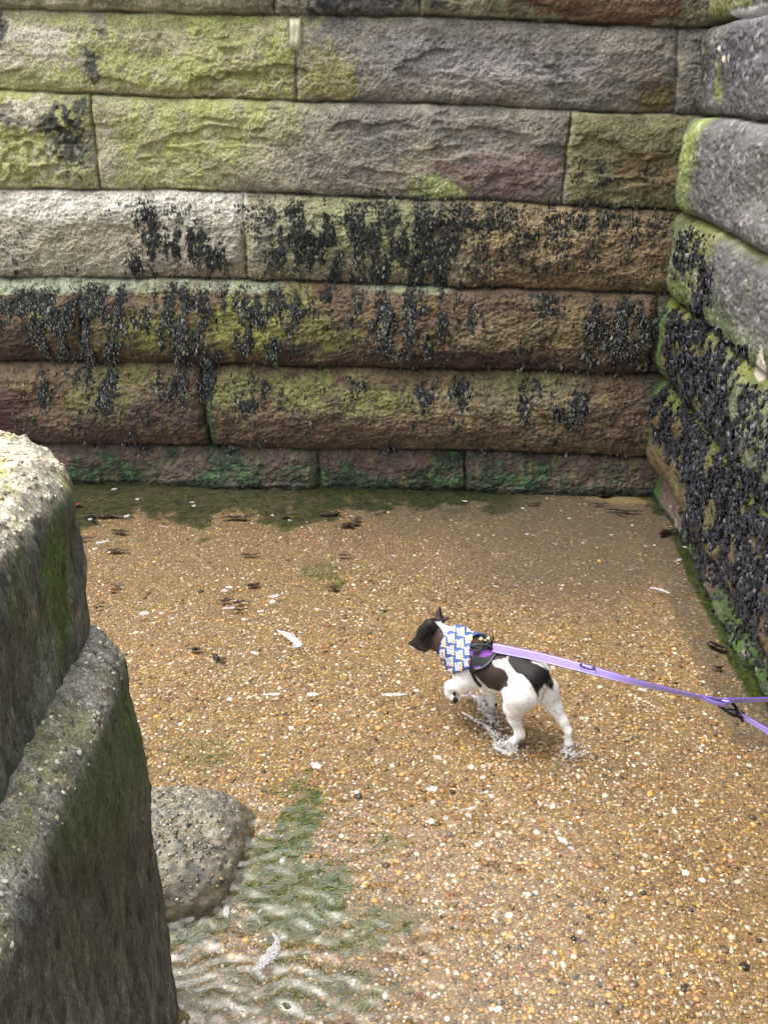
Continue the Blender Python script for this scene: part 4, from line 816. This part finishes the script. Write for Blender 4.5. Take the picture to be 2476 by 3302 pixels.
def cap(p, q, ra, rb, k=.02, fl=None, field=None):
    F_ = fieldx if field is None else field; R_ = max(ra, rb)+.05; lo = np.minimum(p, q)-R_; hi = np.maximum(p, q)+R_
    s_ = tuple(slice(max(0, int((lo[i]-org[i])/H)), min(dims[i], int((hi[i]-org[i])/H)+2)) for i in range(3))
    g = np.stack(np.meshgrid(*[ax[i][s_[i]] for i in range(3)], indexing='ij'), -1)
    v = q-p; h = np.clip(((g-p)@v)/(v@v+1e-12), 0, 1); dd = g-p-h[..., None]*v
    if fl is not None:
        nrm, fac = fl; nrm = nrm/np.linalg.norm(nrm); dn = dd@nrm; dd = dd+nrm*(dn*(fac-1))[..., None]
    d = np.linalg.norm(dd, axis=-1)-(ra+h*(rb-ra)); F_[s_] = smin(F_[s_], d, k)
BB = lambda *a: np.array(a, float)
pts = {}
rump = C(1120, 650, 0); loin = C(975, 618, 0); belly = C(840, 628, 0); chest = C(660, 540, 0); nk = C(520, 438, 0); nk2 = C(440, 390, 0); skull = C(338, 335, 0)
cap(rump, loin, .049, .053, .03); cap(loin, belly, .053, .060, .03); cap(belly, chest, .060, .072, .03); cap(chest, nk, .066, .050, .035)
cap(nk, skull, .050, .042, .03)
cap(C(600, 620, 0), C(700, 640, 0), .048, .045, .03)       # brisket
SK = skull
muz = C(235, 412, .0); nose = C(190, 418, .0)
cap(SK, C(300, 352, 0), .041, .034, .012)
cap(C(300, 385, .012), C(300, 385, -.012), .032, .032, .02)  # cheeks
cap(C(275, 385, 0), muz, .026, .0195, .012); cap(muz, nose, .019, .0125, .012); cap(C(280, 440, 0), C(215, 437, 0), .018, .010, .010)
# ears
cap(C(400, 250, -.026), C(388, 195, -.034), .023, .018, .012, fl=(BB(.7, .3, .2), 2.0)); cap(C(388, 195, -.034), C(396, 140, -.036), .018, .006, .008, fl=(BB(.7, .3, .2), 1.8)); cap(C(400, 235, -.03), C(455, 222, -.035), .013, .008, .008, fl=(BB(.2, .3, 1), 1.6))
cap(C(318, 272, .030), C(270, 318, .044), .018, .020, .008, fl=(BB(.1, 1, .35), 2.6)); cap(C(270, 318, .044), C(243, 372, .045), .019, .009, .006, fl=(BB(.1, 1, .25), 2.6)); cap(C(335, 300, .034), C(300, 370, .040), .014, .009, .008, fl=(BB(.1, 1, .35), 2.2))
cap(C(345, 270, .0), C(318, 272, .030), .020, .016, .015)
# near front leg, raised
cap(C(600, 640, .034), C(590, 690, .046), .040, .034, .02); cap(C(590, 690, .046), C(575, 735, .050), .032, .026, .018)
cap(C(575, 735, .05), C(478, 738, .048), .0225, .0160, .012); cap(C(478, 738, .048), C(472, 788, .048), .0175, .0155, .012); cap(C(472, 788, .048), C(512, 838, .048), .015, .014, .010)
for k, (dx, dy) in enumerate(((-6, 12), (4, 16), (16, 12), (24, 4))): cap(C(508, 830, .046+.004*k), C(512+dx, 838+dy, .038+.007*k), .0085, .0072, .006)
# far front leg, planted
cap(C(720, 660, -.036), C(790, 750, -.048), .032, .019, .02); cap(C(790, 750, -.048), C(806, 860, -.068), .0175, .0135, .012); cap(C(806, 860, -.068), C(792, 935, -.078), .0135, .0145, .01); cap(C(792, 935, -.078), C(762, 948, -.078), .014, .011, .008)
# near hind leg
cap(C(1090, 690, .026), C(1010, 790, .042), .046, .049, .025); cap(C(1010, 790, .042), C(965, 900, .046), .048, .034, .022); cap(C(1085, 800, .036), C(1010, 830, .04), .038, .040, .02)
cap(C(965, 900, .046), C(968, 985, .044), .030, .0215, .014); cap(C(968, 985, .044), C(1002, 1085, .042), .0215, .0145, .012); cap(C(1002, 1085, .042), C(1026, 1118, .042), .0145, .0105, .008); cap(C(1010, 1108, .042), C(960, 1168, .042), .0145, .0135, .010); cap(C(960, 1168, .042), C(900, 1186, .043), .0150, .0125, .009)
for k in range(4): cap(C(905, 1183, .033+.006*k), C(872+6*abs(k-1.5), 1188, .029+.008*k), .0085, .0075, .005)
# far hind leg
cap(C(1150, 700, -.028), C(1200, 770, -.040), .042, .041, .025); cap(C(1200, 770, -.04), C(1272, 900, -.04), .040, .0245, .018); cap(C(1272, 900, -.04), C(1335, 1005, -.036), .0235, .016, .013); cap(C(1335, 1005, -.036), C(1378, 1085, -.034), .016, .0130, .010)
cap(C(1378, 1085, -.034), C(1382, 1175, -.034), .0125, .0125, .008); cap(C(1382, 1175, -.034), C(1372, 1222, -.034), .0145, .0150, .01); cap(C(1372, 1222, -.034), C(1352, 1232, -.034), .014, .011, .008)
cap(C(1175, 610, 0), C(1212, 640, .0), .017, .012, .014); cap(C(1212, 640, 0), C(1220, 655, 0.0), .011, .008, .006)
body_f = fieldx.copy()
V, F = surface_nets(fieldx, org, H)
# smooth the net a little
def relax(V, F, it=3, lam=.5):
    n = len(V)
    for _ in range(it):
        acc = np.zeros_like(V); cnt = np.zeros(n)
        for a, b in ((0, 1), (1, 2), (2, 3), (3, 0)):
            np.add.at(acc, F[:, a], V[F[:, b]]); np.add.at(cnt, F[:, a], 1); np.add.at(acc, F[:, b], V[F[:, a]]); np.add.at(cnt, F[:, b], 1)
        V = V+lam*(acc/cnt[:, None]-V)
    return V
V = relax(V, F, 3)
cx, cy = toC(V); lv, uv = V[:, 1], V[:, 2]
nz = fbm(V[:, 0]*90, lv*90, uv*90, o=3, s=801); ex = 13*nz+9*fbm(V[:, 0]*260, lv*260, uv*160, o=2, s=802)
WH = lin(236, 234, 232); BK = lin(26, 22, 22); BR = lin(52, 40, 36)
col = np.tile(WH, (len(V), 1)); spk = sst(.28, .42, fbm(V[:, 0]*120, lv*120, uv*120, o=2, s=803)); col = lay(col, spk*.45, lin(150, 148, 150))
def patch(poly, c, side=None, w=7, am=1.0):
    global col
    m = sst(-w, w, polysd(cx+ex, cy+ex*.7, poly)); 
    if side is not None: m = m*side
    col = lay(col, m*am, c)
near = lv > -.015
legs_lo = (uv < .11)
torso = (~legs_lo)
patch([(600, 300), (800, 300), (800, 440), (930, 505), (905, 530), (800, 548), (812, 585), (890, 610), (922, 670), (922, 735), (850, 785), (770, 758), (705, 700), (660, 650), (600, 560)], BR, torso*1.)
patch([(925, 500), (1010, 470), (1095, 535), (1150, 575), (1235, 620), (1235, 700), (1250, 770), (1195, 722), (1162, 768), (1150, 800), (1143, 850), (1130, 790), (1078, 705), (1020, 650), (985, 645), (950, 600), (915, 545)], BK, torso*1.)
patch([(1205, 640), (1240, 650), (1264, 700), (1266, 778), (1225, 735), (1200, 700)], BK)
patch([(1080, 532), (1150, 560), (1160, 575), (1110, 562)], WH, torso*1.)
# far side of the trunk mirrors the saddle
far_ = (lv < -.02)*(uv > .2)*sst(.05, -.02, V[:, 0]-.1); col = lay(col, (lv < -.02)*(uv > .17)*(V[:, 0] > .02)*(V[:, 0] < .24)*sst(-.1, .1, nz+.4), BR)
hd = (V[:, 0] > C(470, 380, 0)[0]-.012+0*cx); hx = sst(455, 435, cx+ex)*sst(560, 540, cy)
col = lay(col, hx*(uv > .1), BK*.9); brn = sst(-.3, .2, blob(cx, cy, 400, 400, 60, 110)); col = lay(col, brn*hx, lin(58, 40, 34))
patch([(365, 252), (430, 250), (520, 262), (560, 330), (440, 350), (415, 300), (385, 275)], WH, sst(-.02, .0, .03-np.abs(lv-.0))*1.0 if False else (np.abs(lv) < .03)*1.)
patch([(160, 428), (190, 440), (225, 468), (290, 482), (320, 497), (260, 530), (150, 490)], WH*.95, hx)
col = lay(col, sst(14, 4, np.hypot(cx-172, cy-408)), lin(16, 14, 15))
earm = sst(-.25, .05, blob(cx, cy, 276, 322, 62, 72, -50))*(lv > .036); col = lay(col, earm, lin(20, 19, 21))
col = lay(col, (cy < 262)*(cx < 475)*(lv < -.01)*1.0, lin(48, 38, 38))
for (a, b, r) in ((515, 850, 28), (505, 800, 16), (1398, 1222, 22), (830, 882, 14)): col = lay(col, sst(r+6, r-6, np.hypot(cx-a, cy-b)+ex), BK)
col = lay(col, sst(14, 8, np.abs(cx-1222)+np.abs(cy-645)*.6)*(uv > .25), BK*.7)
m_fur = mat_attr('short_coat', rough=.55, amp=.10, sc=(60, 300, 900), bump=.6, dist=.002, spec=.22, rvar=.08)
dog = mk('dog', toW(V), F, m_fur, np.clip(col*.9, .004, .85)); tag(dog, 'small white and dark brown dog in a patterned bandana wading on a purple lead', 'dog')
dv_ = [v for v in dog.data.vertices]
def part_sphere(name, c, r, mat, scl=(1, 1, 1)):
    v, f = ico(3); return mk(name, toW(c+v*r*np.array(scl)), f, mat, parent=dog)
m_eye = mat_plain('dark_eye', (.012, .008, .006), .08, bump=0); m_nose = mat_plain('wet_nose', (.01, .009, .01), .3)
part_sphere('nose', C(172, 410, 0), .0085, m_nose, (.8, 1.1, .8)); part_sphere('eye', C(232, 352, .022), .0058, m_eye); part_sphere('eye', C(232, 352, .022)*BB(1, -1, 1), .0058, m_eye)

# clothes are shells around the body field
base_f = body_f.copy()
def shell(polys, d0, d1, round_=.0, rel=2):
    g = np.stack(np.meshgrid(*ax, indexing='ij'), -1); near_ = np.abs(base_f) < .03; P = g[near_]
    pm = P.copy(); pm[:, 1] = np.abs(pm[:, 1]); a, b = toC(pm); best = np.full(len(P), -1e9)
    for poly in polys: best = np.maximum(best, polysd(a, b, poly))
    best = best*CS/FPX*2.8
    f = base_f[near_]; v = np.maximum(np.maximum(f-d1, d0-f), -best); out = np.full(dims, .05, np.float32); out[near_] = v
    Vn, Fn = surface_nets(out, org, H); return relax(Vn, Fn, rel), Fn
# --- harness
HP = [(618, 425), (700, 395), (805, 395), (845, 470), (820, 505), (770, 575), (725, 608), (680, 622), (655, 640), (690, 705), (725, 745), (700, 752), (655, 700), (628, 640), (612, 600)]
V, F = shell([HP], .0005, .0085)
a, b = toC(V); col = np.tile(lin(30, 30, 33), (len(V), 1)); PUR = lin(116, 62, 150)
for poly in ([(622, 465), (655, 470), (650, 505), (622, 510)], [(715, 470), (760, 462), (800, 470), (790, 500), (735, 520), (695, 515)], [(655, 590), (712, 586), (700, 600), (660, 604)]): col = lay(col, sst(-4, 4, polysd(a, b, poly)), PUR)
col = lay(col, sst(5, 2, seg_dist(a, b, [(830, 490), (775, 560), (725, 598), (668, 610)])), lin(150, 150, 156))
m_web = mat_attr('harness_fabric', rough=.6, amp=.12, sc=(80, 400, 1200), bump=.4, dist=.0008, spec=.3, rvar=.05)
hn = mk('harness', toW(V), F, m_web, col, parent=dog); 
# --- bandana
BP = [(393, 490), (408, 420), (432, 345), (520, 278), (590, 300), (660, 330), (640, 400), (628, 470), (628, 606), (560, 628), (488, 648), (440, 640), (412, 560)]
V, F = shell([BP], .001, .0105)
fold = .0022*np.sin((V[:, 0]*70+V[:, 2]*30))+.0015*fbm(V[:, 0]*40, V[:, 1]*40, V[:, 2]*40, o=2, s=811)
cen = (nk+chest)/2; dirn = V-cen; dirn /= np.linalg.norm(dirn, axis=1)[:, None]; V = V+dirn*fold[:, None]
m_band = mat_attr('bandana_cotton', rough=.75, amp=.06, sc=(80, 400, 1200), bump=.25, dist=.0006, spec=.2, rvar=.04)
VW = toW(V); bcol = np.tile(lin(64, 84, 134), (len(V), 1))
bvh = BVHTree.FromPolygons([tuple(v) for v in VW.tolist()], [tuple(f) for f in F.tolist()])
def onto(cx_, cy_, lift):
    px, py = src(cx_, cy_); d = Vector(ray(np.array(float(px)), np.array(float(py)))).normalized(); h = bvh.ray_cast(Vector(CAM), d)
    return None if h[0] is None else np.array(h[0]+h[1]*lift if h[1].dot(d) < 0 else h[0]-h[1]*lift)
def text_tris(body, size):
    cu = bpy.data.curves.new('t', 'FONT'); cu.body = body; cu.size = size; cu.offset = size*.012; cu.resolution_u = 2
    ob = bpy.data.objects.new('t', cu); S.collection.objects.link(ob); dg = bpy.context.evaluated_depsgraph_get(); me = ob.evaluated_get(dg).to_mesh(); me.calc_loop_triangles()
    V = np.array([v.co[:] for v in me.vertices]); T = np.array([t.vertices[:] for t in me.loop_triangles]); ob.evaluated_get(dg).to_mesh_clear(); bpy.data.objects.remove(ob); bpy.data.curves.remove(cu); return V, T
TXT = {b_: text_tris(b_, sz) for b_, sz in (('RNLI', 33), ('200', 43))}
LV, LF, LC = [], [], []; lo_ = 0
def stamp(V2, T, ccol, lift=.0012):
    global lo_
    P = [onto(a_, b_, lift) for a_, b_ in V2]; ok = np.array([p is not None for p in P]); T = T[ok[T].all(1)] if len(T) else T
    if not len(T): return
    P = np.array([p if p is not None else (0, 0, 0) for p in P])
    e = np.linalg.norm(P[T]-P[np.roll(T, 1, 1)], axis=2).max(1); T = T[e < .02]
    if not len(T): return
    LV.append(P); LF.append(T+lo_); LC.append(np.tile(ccol, (len(P), 1))); lo_ += len(P)
LT = lin(228, 232, 236)
def flush(nm):
    return
def tile(cx_, cy_, ang):                                   # a block RNLI / 200 with a rainbow bar, rotated
    c, s_ = math.cos(rad(ang)), math.sin(rad(ang))
    def tr(V): x_, y_ = V[:, 0], -V[:, 1]; return np.stack([cx_+x_*c-y_*s_, cy_+x_*s_+y_*c], 1)
    if polysd(np.array([cx_+35*c]), np.array([cy_+35*s_]), BP)[0] < -25: return
    v, t = TXT['RNLI']; stamp(tr(v), t, LT); flush('lettering'); v, t = TXT['200']; stamp(tr(v+[0, -31, 0]), t, LT); flush('lettering')
    for k, cc in enumerate(((214, 92, 60), (238, 170, 60), (240, 214, 110))):
        n_ = 8; xs_ = np.linspace(0, 74, n_); yb = 8+k*3.9; q = np.concatenate([np.stack([xs_, np.full(n_, yb), xs_*0], 1), np.stack([xs_, np.full(n_, yb+3.9), xs_*0], 1)])
        i_ = np.arange(n_-1); T_ = np.concatenate([np.stack([i_, i_+1, i_+n_], 1), np.stack([i_+1, i_+n_+1, i_+n_], 1)]); stamp(tr(q), T_, lin(*cc))
    flush('stripe')
for col_i in range(6):
    for row_i in range(5):
        tile(616-col_i*68-(row_i-1)*5+6, 262+row_i*88+(34 if col_i % 2 else 0)-col_i*4, 86)

nb0 = len(VW); FT = np.concatenate([F[:, :3], F[:, [0, 2, 3]]]+[f+nb0 for f in LF])
bd = mk('bandana', np.vstack([VW]+LV), FT, m_band, np.vstack([bcol]+LC), parent=dog)
# --- harness fittings: ring, buckle, bells
m_blk = mat_plain('black_metal', (.02, .02, .022), .3, .6, bump=.02); m_brass = mat_plain('brass', (.62, .50, .30), .28, 1.0, bump=.02); m_webbl = mat_plain('black_webbing', (.02, .02, .022), .7)
def wpt(cx_, cy_, l): return toW(C(cx_, cy_, l))
def ring_mesh(name, c, u_, v_, ru, rv, r, mat, parent, n=36):
    t = np.linspace(0, 2*np.pi, n, endpoint=False); P = c+np.outer(np.cos(t)*ru, u_)+np.outer(np.sin(t)*rv, v_); v, f = tube(P, r, 8, True); return mk(name, v, f, mat, parent=parent)
for k, (a_, b_) in enumerate(((714, 388), (771, 382))):
    c = wpt(a_, b_, .012-.01*k); v, f = ico(3); v = v*(1-.12*(np.abs(v[:, 2:3]) < .08)); mk('bell', c+v*.0100, f, m_brass, parent=hn)
c = wpt(745, 390, .0); ring_mesh('ring', c, Fd, Z3*.5+Ld*.8, .012, .012, .0018, m_brass, hn)
ring_mesh('ring', wpt(785, 425, .01), Fd*.7+Z3*.7, Ld, .014, .012, .0022, m_blk, hn)
v, f = tube(smooth_path([wpt(628, 440, .045), wpt(680, 425, .04), wpt(740, 425, .03), wpt(790, 440, .018)], 20), .0042, 8); mk('strap', v, f, m_webbl, parent=hn)
v, f = tube(smooth_path([wpt(625, 462, .06), wpt(690, 470, .05), wpt(735, 440, .03), wpt(800, 385, .0), wpt(806, 365, .0)], 20), .0032, 8); mk('strap', v, f, m_webbl, parent=hn)
print('dog', time.time()-T0)

# ------------------------------------------------------------------ lead
def at_depth(px, py, d): return CAM+ray(np.array(float(px)), np.array(float(py)))*d
def ribbon(name, P, nrm_s, wid, mat, parent, colr, thick=.0022):
    n = len(P); tg = np.gradient(P, axis=0); tg /= np.linalg.norm(tg, axis=1)[:, None]; W_ = np.interp(np.linspace(0, 1, n), np.linspace(0, 1, len(wid)), wid)
    us = np.array([-1, -.86, -.84, -.72, -.70, -.2, .2, .70, .72, .84, .86, 1]); V = []; Cc = []
    for side_ in (1, -1):
        for u in (us if side_ > 0 else us[::-1]):
            V.append(P+nrm_s*(u*W_/2)[:, None]+np.cross(tg, nrm_s)*side_*thick/2*(1.3-.3*abs(u)))
            a = abs(u); c = colr[0] if a < .71 else (colr[1] if a < .85 else colr[2]); Cc.append(np.tile(c, (n, 1)))
    m = len(V); V = np.array(V); i = np.arange(m*n).reshape(m, n); F = np.stack([i[:, :-1], i[:, 1:], np.roll(i, -1, 0)[:, 1:], np.roll(i, -1, 0)[:, :-1]], -1).reshape(-1, 4)
    return mk(name, V.reshape(-1, 3), F, mat, np.array(Cc).reshape(-1, 3), parent=parent)
m_lead = mat_attr('lead_webbing', rough=.5, amp=.05, sc=(100, 500, 1500), bump=.3, dist=.0006, spec=.4, rvar=.04)
LAV = (lin(146, 128, 196), lin(198, 192, 218), lin(84, 62, 152))
p0 = wpt(800, 445, .012); d0 = (p0-CAM)@fwd
lead = empty('dog_lead', tuple(at_depth(1900, 2158, d0-.18)))
tag(lead, 'lilac webbing dog lead running from the dog harness to the right edge', 'dog lead')
path = smooth_path([p0, at_depth(1740, 2119, d0-.07), at_depth(1895, 2158, d0-.18), at_depth(2060, 2203, d0-.32), at_depth(2200, 2236, d0-.43), at_depth(2300, 2256, d0-.50)], 70)
def side_vecs(P, ang):
    n = len(P); tg = np.gradient(P, axis=0); tg /= np.linalg.norm(tg, axis=1)[:, None]; out = []
    for i in range(n):
        view = P[i]-CAM; view /= np.linalg.norm(view); s_ = np.cross(tg[i], view); s_ /= np.linalg.norm(s_); b = np.cross(tg[i], s_); a_ = ang[i]; out.append(s_*math.cos(a_)+b*math.sin(a_))
    return np.array(out)
ribbon('strap', path, side_vecs(path, np.interp(np.linspace(0, 1, 70), [0, .45, .75, 1], [.1, .25, .95, 1.15])), [.030, .028, .023, .020], m_lead, lead, LAV)
path2 = smooth_path([at_depth(2292, 2254, d0-.495), at_depth(2330, 2259, d0-.52), at_depth(2400, 2258, d0-.57), at_depth(2520, 2254, d0-.66), at_depth(2900, 2240, d0-.9)], 50)
ribbon('strap', path2, side_vecs(path2, np.full(50, 1.1)), [.022, .024], m_lead, lead, LAV)
path3 = smooth_path([at_depth(2388, 2308, d0-.53), at_depth(2420, 2325, d0-.56), at_depth(2480, 2362, d0-.62), at_depth(2650, 2470, d0-.8)], 40)
ribbon('strap', path3, side_vecs(path3, np.full(40, .8)), [.018, .024], m_lead, lead, LAV)
path4 = smooth_path([at_depth(2266, 2252, d0-.49), at_depth(2300, 2266, d0-.51), at_depth(2335, 2272, d0-.53), at_depth(2352, 2262, d0-.54), at_depth(2330, 2255, d0-.525)], 30)
ribbon('loop', path4, side_vecs(path4, np.full(30, .9)), [.016, .016], m_lead, lead, LAV)
cR = at_depth(1893, 2150, d0-.19); tdir = path[35]-path[30]; tdir /= np.linalg.norm(tdir); vw = (cR-CAM)/np.linalg.norm(cR-CAM); up2 = np.cross(tdir, vw)
ring_mesh('ring', cR, tdir, up2*.35+vw*.9, .026, .018, .0023, m_blk, lead)
k0 = at_depth(2310, 2262, d0-.515); v, f = tube(smooth_path([k0, at_depth(2326, 2282, d0-.515), at_depth(2352, 2296, d0-.52), at_depth(2375, 2292, d0-.52), at_depth(2362, 2270, d0-.53), at_depth(2345, 2266, d0-.535)], 40), .0042, 8); clip = mk('clip', v, f, m_blk, parent=lead)
v, f = tube(smooth_path([at_depth(2345, 2292, d0-.52), at_depth(2372, 2302, d0-.525), at_depth(2395, 2312, d0-.53)], 14), np.interp(np.linspace(0, 1, 14), [0, .5, .6, 1], [.008, .0115, .008, .010]), 12); mk('swivel', v, f, m_blk, parent=clip)
ring_mesh('ring', at_depth(2394, 2312, d0-.53), upv, rgt*.6+fwd*.6, .011, .011, .0028, m_blk, clip)

# ------------------------------------------------------------------ splashes
SV, SF, so_ = [], [], 0
def splash(px, py, n, spread, hmax, seed, rmax=.004):
    global so_
    g = np.random.default_rng(seed); c = shift(px, py, WZ); r = np.abs(g.normal(0, spread, n)); a = g.uniform(0, 6.28, n)
    pos = c+np.stack([np.cos(a)*r, np.sin(a)*r, hmax*g.random(n)**2.2*np.exp(-(r/spread)**2*.5)], 1); rr_ = g.uniform(.0009, rmax, n)*g.random(n)**.6+.0006
    R = np.zeros((n, 3, 3))
    for k in range(3): R[:, k, k] = rr_*g.uniform(.7, 1.3, n)
    R[:, 2, 0] = rr_*g.normal(0, .6, n); R[:, 0, 2] = rr_*g.normal(0, .6, n)
    v, f, _ = scatter(iv, if_, pos, R, np.zeros((n, 3))); SV.append(v); SF.append(f+so_); so_ += len(v)
def sheet(path, w, seed, hz=.012):                        # a thrown lip of water: ragged twisting ribbon
    global so_
    P = smooth_path([shift(a, b, WZ+h) for a, b, h in path], 40); g = np.random.default_rng(seed); n = 40; t = np.linspace(0, 1, n)
    V = []
    for k, u in enumerate(np.linspace(-1, 1, 7)): V.append(P+np.stack([.5*w*u*(1+.7*vnoise(t*9, t*0+k, s=seed)), .6*w*u*vnoise(t*7, t*0+k+9, s=seed)+w*.3*u, hz*vnoise(t*11, t*0+k*.8, s=seed+2)+hz*.5*(1-u*u)], 1)*np.array([1, 1, 1])*1.0)
    V = np.array(V).reshape(-1, 3); SV.append(V); f = grid_faces(7, n); SF.append(np.concatenate([f[:, :3], f[:, [0, 2, 3]]])+so_); so_ += len(V)
splash(1560, 2262, 240, .020, .045, 1); splash(1578, 2300, 200, .028, .02, 2); splash(1585, 2330, 120, .03, .012, 3); splash(1520, 2240, 60, .02, .01, 4); splash(1615, 2405, 170, .026, .012, 5); splash(1650, 2418, 80, .03, .006, 6); splash(1835, 2425, 160, .03, .008, 7); splash(1900, 2415, 60, .05, .003, 8, .002); splash(1600, 2370, 90, .035, .008, 9)
sheet([(1485, 2238, .004), (1530, 2248, .012), (1550, 2270, .02), (1575, 2296, .01)], .012, 21); sheet([(1548, 2280, .01), (1572, 2310, .006), (1590, 2335, .003)], .012, 22, .006); sheet([(1490, 2295, .002), (1530, 2320, .004), (1575, 2350, .003), (1600, 2375, .002)], .007, 23, .004); sheet([(1590, 2395, .003), (1610, 2420, .004), (1660, 2425, .002)], .010, 24, .004); sheet([(1815, 2420, .003), (1850, 2432, .003), (1890, 2420, .002)], .009, 25, .004)
n = NT('splashing_water'); _nn = n.noise(n.coord(), 330., 3, .7); _f = n.ramp(_nn, [(.42, (.06,)*3), (.64, (.5,)*3)])
gl = n.n('BsdfGlossy', {'Color': (1, 1, 1, 1), 'Roughness': .05}); tr = n.n('BsdfTransparent', {'Color': (.93, .93, .93, 1)}); fz = n.n('Fresnel', {'IOR': 1.333}); a_ = n.n('MixShader', {0: fz.outputs[0], 1: tr.outputs[0], 2: gl.outputs[0]})
m_spl = n.finish(n.n('MixShader', {0: _f, 1: a_.outputs[0], 2: n.n('BsdfPrincipled', {'Base Color': (.9, .9, .94, 1), 'Roughness': .2}).outputs[0]}).outputs[0])
sp = mk('water_splash', np.vstack(SV), np.vstack(SF), m_spl); tag(sp, 'small splashes thrown up around the wading paws of the dog', 'splash', kind='stuff')
print('done', time.time()-T0)
